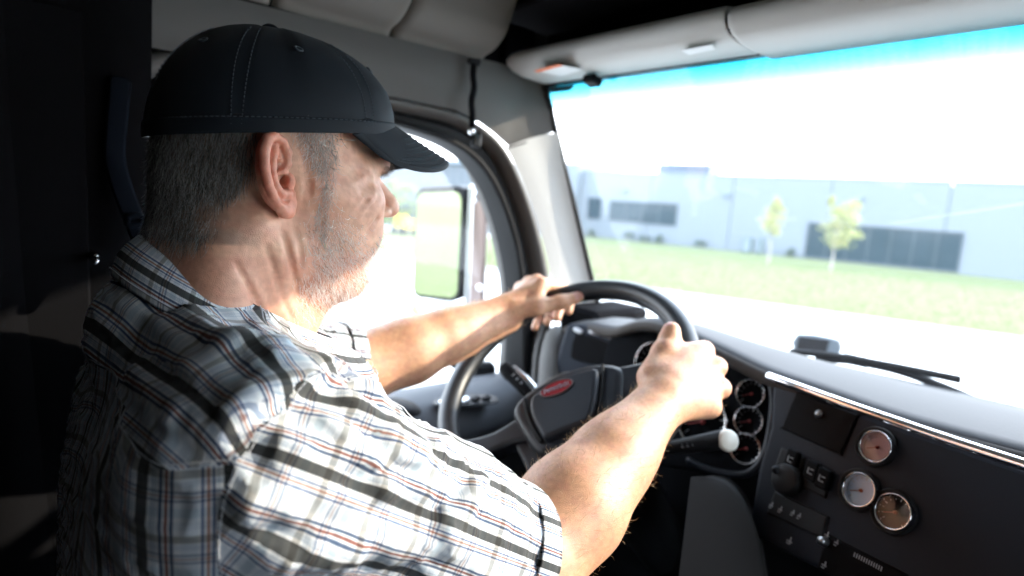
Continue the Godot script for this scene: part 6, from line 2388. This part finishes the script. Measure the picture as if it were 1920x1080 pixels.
func hair_and_beard(mb: Mb, ear_at: int, arm_at: int, left_at: int) -> void:
	var o := HEAD
	var behind := func(p: Vector3, n: Vector3) -> float:
		var q := p - o
		if q.y > lerpf(0.033, 0.062, clampf((0.10 - q.z) / 0.22, 0, 1)) + 0.010 or q.y < -0.075: return 0.0
		var line := 0.030 + maxf(0.0, 0.01 - q.y) * 0.55
		var c := smoothstep(line - 0.004, line + 0.012, q.z)
		return c * smoothstep(-0.062, -0.036, q.y)
	var roots := []
	for s in scatter(mb, 0, ear_at, 900000.0, behind):
		var n: Vector3 = s[1]
		var d := (Vector3(0, -1.0, 0.10) + n * (0.10 if s[0].y - o.y > 0.03 else 0.18) + Vector3(rng.randfn(), rng.randfn(), rng.randfn()) * 0.10).normalized()
		var grey := pow(rng.randf(), 1.8)
		roots.append([s[0], d, n, rng.randf_range(0.009, 0.015), 0.0004, Color(0.06, 0.05, 0.043).lerp(Color(0.54, 0.53, 0.51), grey)] if rng.randf() > 0.12 else [s[0], d, n, rng.randf_range(0.010, 0.016), 0.00055, Color(0.50, 0.485, 0.465) if rng.randf() < 0.7 else Color(0.02, 0.017, 0.015)])
	strands("hair", roots, M.hair)
	var burns := func(p: Vector3, n: Vector3) -> float:
		var q := p - o
		if q.y < -0.05 or q.y > 0.07: return 0.0
		var mid := lerpf(-0.031, -0.021, clampf((q.y - 0.012) / 0.036, 0, 1))
		var half := lerpf(0.008, 0.024, clampf((q.y - 0.012) / 0.036, 0, 1))
		return (1.0 - smoothstep(half * 0.3, half * 1.15, absf(q.z - mid))) * (0.35 + 0.65 * smoothstep(-0.02, 0.012, q.y)) * smoothstep(-0.05, -0.03, q.y)
	roots = []
	for s in scatter(mb, 0, ear_at, 420000.0, burns):
		var n: Vector3 = s[1]
		var d := (Vector3(0, -0.75, 0.15) + n * 0.35 + Vector3(rng.randfn(), rng.randfn(), rng.randfn()) * 0.28).normalized()
		roots.append([s[0], d, n, rng.randf_range(0.009, 0.017), 0.0004 if rng.randf() > 0.2 else 0.0009, Color(0.18, 0.155, 0.13).lerp(Color(0.82, 0.79, 0.75), pow(rng.randf(), 0.5))])
	strands("sideburn", roots, M.hair)
	var beard := func(p: Vector3, n: Vector3) -> float:
		var q := p - o
		if q.z > -0.004 or q.y > -0.005 or q.y < -0.135: return 0.0
		# upper edge falls from the sideburn to the corner of the mouth; the moustache sits above the lip
		var up := lerpf(-0.006, -0.040, clampf((-0.025 - q.z) / 0.06, 0, 1))
		var c := 1.0 - smoothstep(up - 0.030, up + 0.006, q.y)
		if q.z < -0.092 and absf(q.x) < 0.026 and q.y < -0.027 and q.y > -0.039: c = 1.0
		if q.z < -0.093 and absf(q.x) < 0.022 and q.y < -0.037 and q.y > -0.056: c *= 0.12
		return c * smoothstep(-0.135, -0.095, q.y) * (1.0 - smoothstep(-0.032, -0.006, q.z)) 
	roots = []
	for s in scatter(mb, 0, ear_at, 270000.0, beard):
		var n: Vector3 = s[1]
		var q: Vector3 = s[0] - o
		var d := (Vector3(0, -0.85, -0.12) + n * 0.75 + Vector3(rng.randfn(), rng.randfn(), rng.randfn()) * 0.35).normalized()
		var pale := 0.91
		var col := Color(0.88, 0.86, 0.84) if rng.randf() < pale else Color(0.24, 0.13, 0.08)
		roots.append([s[0], d, n, rng.randf_range(0.004, 0.010), 0.00038 if rng.randf() > 0.25 else 0.00075, col])
	strands("beard", roots, M.hair)
	# eyebrows
	var brow := func(p: Vector3, n: Vector3) -> float:
		var q := p - o
		var x := absf(q.x)
		if x < 0.010 or x > 0.055 or q.z > -0.07: return 0.0
		var yy := lerpf(0.026, 0.030, clampf((x - 0.01) / 0.025, 0, 1)) - maxf(0.0, x - 0.036) * 0.35
		return 1.0 if absf(q.y - yy) < 0.005 else 0.0
	roots = []
	for s in scatter(mb, 0, ear_at, 600000.0, brow):
		var n: Vector3 = s[1]
		var d := (Vector3(signf(s[0].x - o.x) * 0.7, -0.25, 0) + n * 0.6 + Vector3(rng.randfn(), rng.randfn(), rng.randfn()) * 0.25).normalized()
		roots.append([s[0], d, n, rng.randf_range(0.005, 0.009), 0.0003, Color(0.16, 0.11, 0.08).lerp(Color(0.5, 0.48, 0.45), rng.randf() * 0.6)])
	strands("eyebrow", roots, M.hair)
	# fine hair of the forearms
	var e := at(985, 1058, 0.565)
	var w := at(1246, 745, 0.735)
	var dr := (w - e).normalized()
	var fore := func(p: Vector3, n: Vector3) -> float:
		var t := (p - e).dot(dr) / e.distance_to(w)
		if t < -0.25 or t > 1.25: return 0.0
		return (1.0 - smoothstep(0.9, 1.25, t)) * clampf(0.5 + n.dot(Vector3(0.0, 0.95, 0.3)) * 0.6, 0.0, 1.0)
	roots = []
	for s in scatter(mb, arm_at, left_at, 30000.0, fore):
		var n: Vector3 = s[1]
		var d := (dr * 0.7 + n * 0.28 + Vector3(0, -0.2, 0.1) + Vector3(rng.randfn(), rng.randfn(), rng.randfn()) * 0.42).normalized()
		roots.append([s[0], d, n, rng.randf_range(0.006, 0.012), 0.00032, Color(0.52, 0.31, 0.14).lerp(Color(0.88, 0.72, 0.50), rng.randf())])
	strands("arm_hair", roots, M.hair)
	var e2 := at(688, 692, 0.90)
	var w2 := at(948, 588, 1.035)
	var dl := (w2 - e2).normalized()
	var fore2 := func(p: Vector3, n: Vector3) -> float:
		var t := (p - e2).dot(dl) / e2.distance_to(w2)
		return 0.0 if t < -0.1 or t > 1.1 else clampf(0.5 + n.dot(Vector3(0.3, 0.8, 0.3)) * 0.5, 0.1, 1.0)
	roots = []
	for s in scatter(mb, left_at, mb.v.size(), 45000.0, fore2):
		var n: Vector3 = s[1]
		var d := (dl * 0.6 + n * 0.4 + Vector3(rng.randfn(), rng.randfn(), rng.randfn()) * 0.4).normalized()
		roots.append([s[0], d, n, rng.randf_range(0.006, 0.013), 0.0003, Color(0.52, 0.31, 0.14).lerp(Color(0.88, 0.72, 0.50), rng.randf())])
	strands("arm_hair", roots, M.hair)

func eyes() -> void:
	for s in [-1.0, 1.0]:
		var c := HEAD + face_turn(Vector3(0.031 * s, 0.0072, -0.0915))
		var mb := Mb.new()
		var xf := frame_z(c, Vector3(0.15 * s, -0.05, -1))
		mb.lathe([Vector2(0.0, 0.0118), Vector2(0.004, 0.0111), Vector2(0.008, 0.0087), Vector2(0.0108, 0.0048), Vector2(0.0118, 0.0)], xf, 20)
		var ey := put("eye", mb, M.eye_white, man)
		mb = Mb.new()
		mb.lathe([Vector2(0.0, 0.0126), Vector2(0.003, 0.0122), Vector2(0.0052, 0.0108)], xf, 18)
		put("iris", mb, M.iris, ey)

func legs() -> void:
	var f := Field.new(Vector3(-0.92, 1.30, -0.86), Vector3(-0.28, 2.0, 0.0), 0.02)
	for s in [-1.0, 1.0]:
		var hip := Vector3(-0.6 + 0.10 * s, 1.80, -0.14)
		var knee := Vector3(-0.6 + 0.15 * s, 1.83, -0.62)
		var foot := Vector3(-0.6 + 0.14 * s, 1.36, -0.74)
		f.cap(hip, knee, 0.095, 0.068, 0.05)
		f.cap(knee, foot, 0.066, 0.05, 0.04)
	f.ell(Vector3(-0.6, 1.83, -0.12), Vector3(0.19, 0.13, 0.12), 0.05)
	var mb := Mb.new()
	f.net(mb)
	put("trousers", mb, M.trouser, man)
	for s in [-1.0, 1.0]:
		f = Field.new(Vector3(-0.95, 1.22, -1.0), Vector3(-0.25, 1.5, -0.6), 0.014)
		var q := Vector3(-0.6 + 0.14 * s, 1.30, -0.72)
		f.cap(q, q + Vector3(0, -0.005, -0.17), 0.045, 0.04, 0.03)
		f.cap(q + Vector3(0, 0.05, 0), q, 0.05, 0.045, 0.03)
		mb = Mb.new()
		f.net(mb)
		put("shoe", mb, M.black_plastic, man)
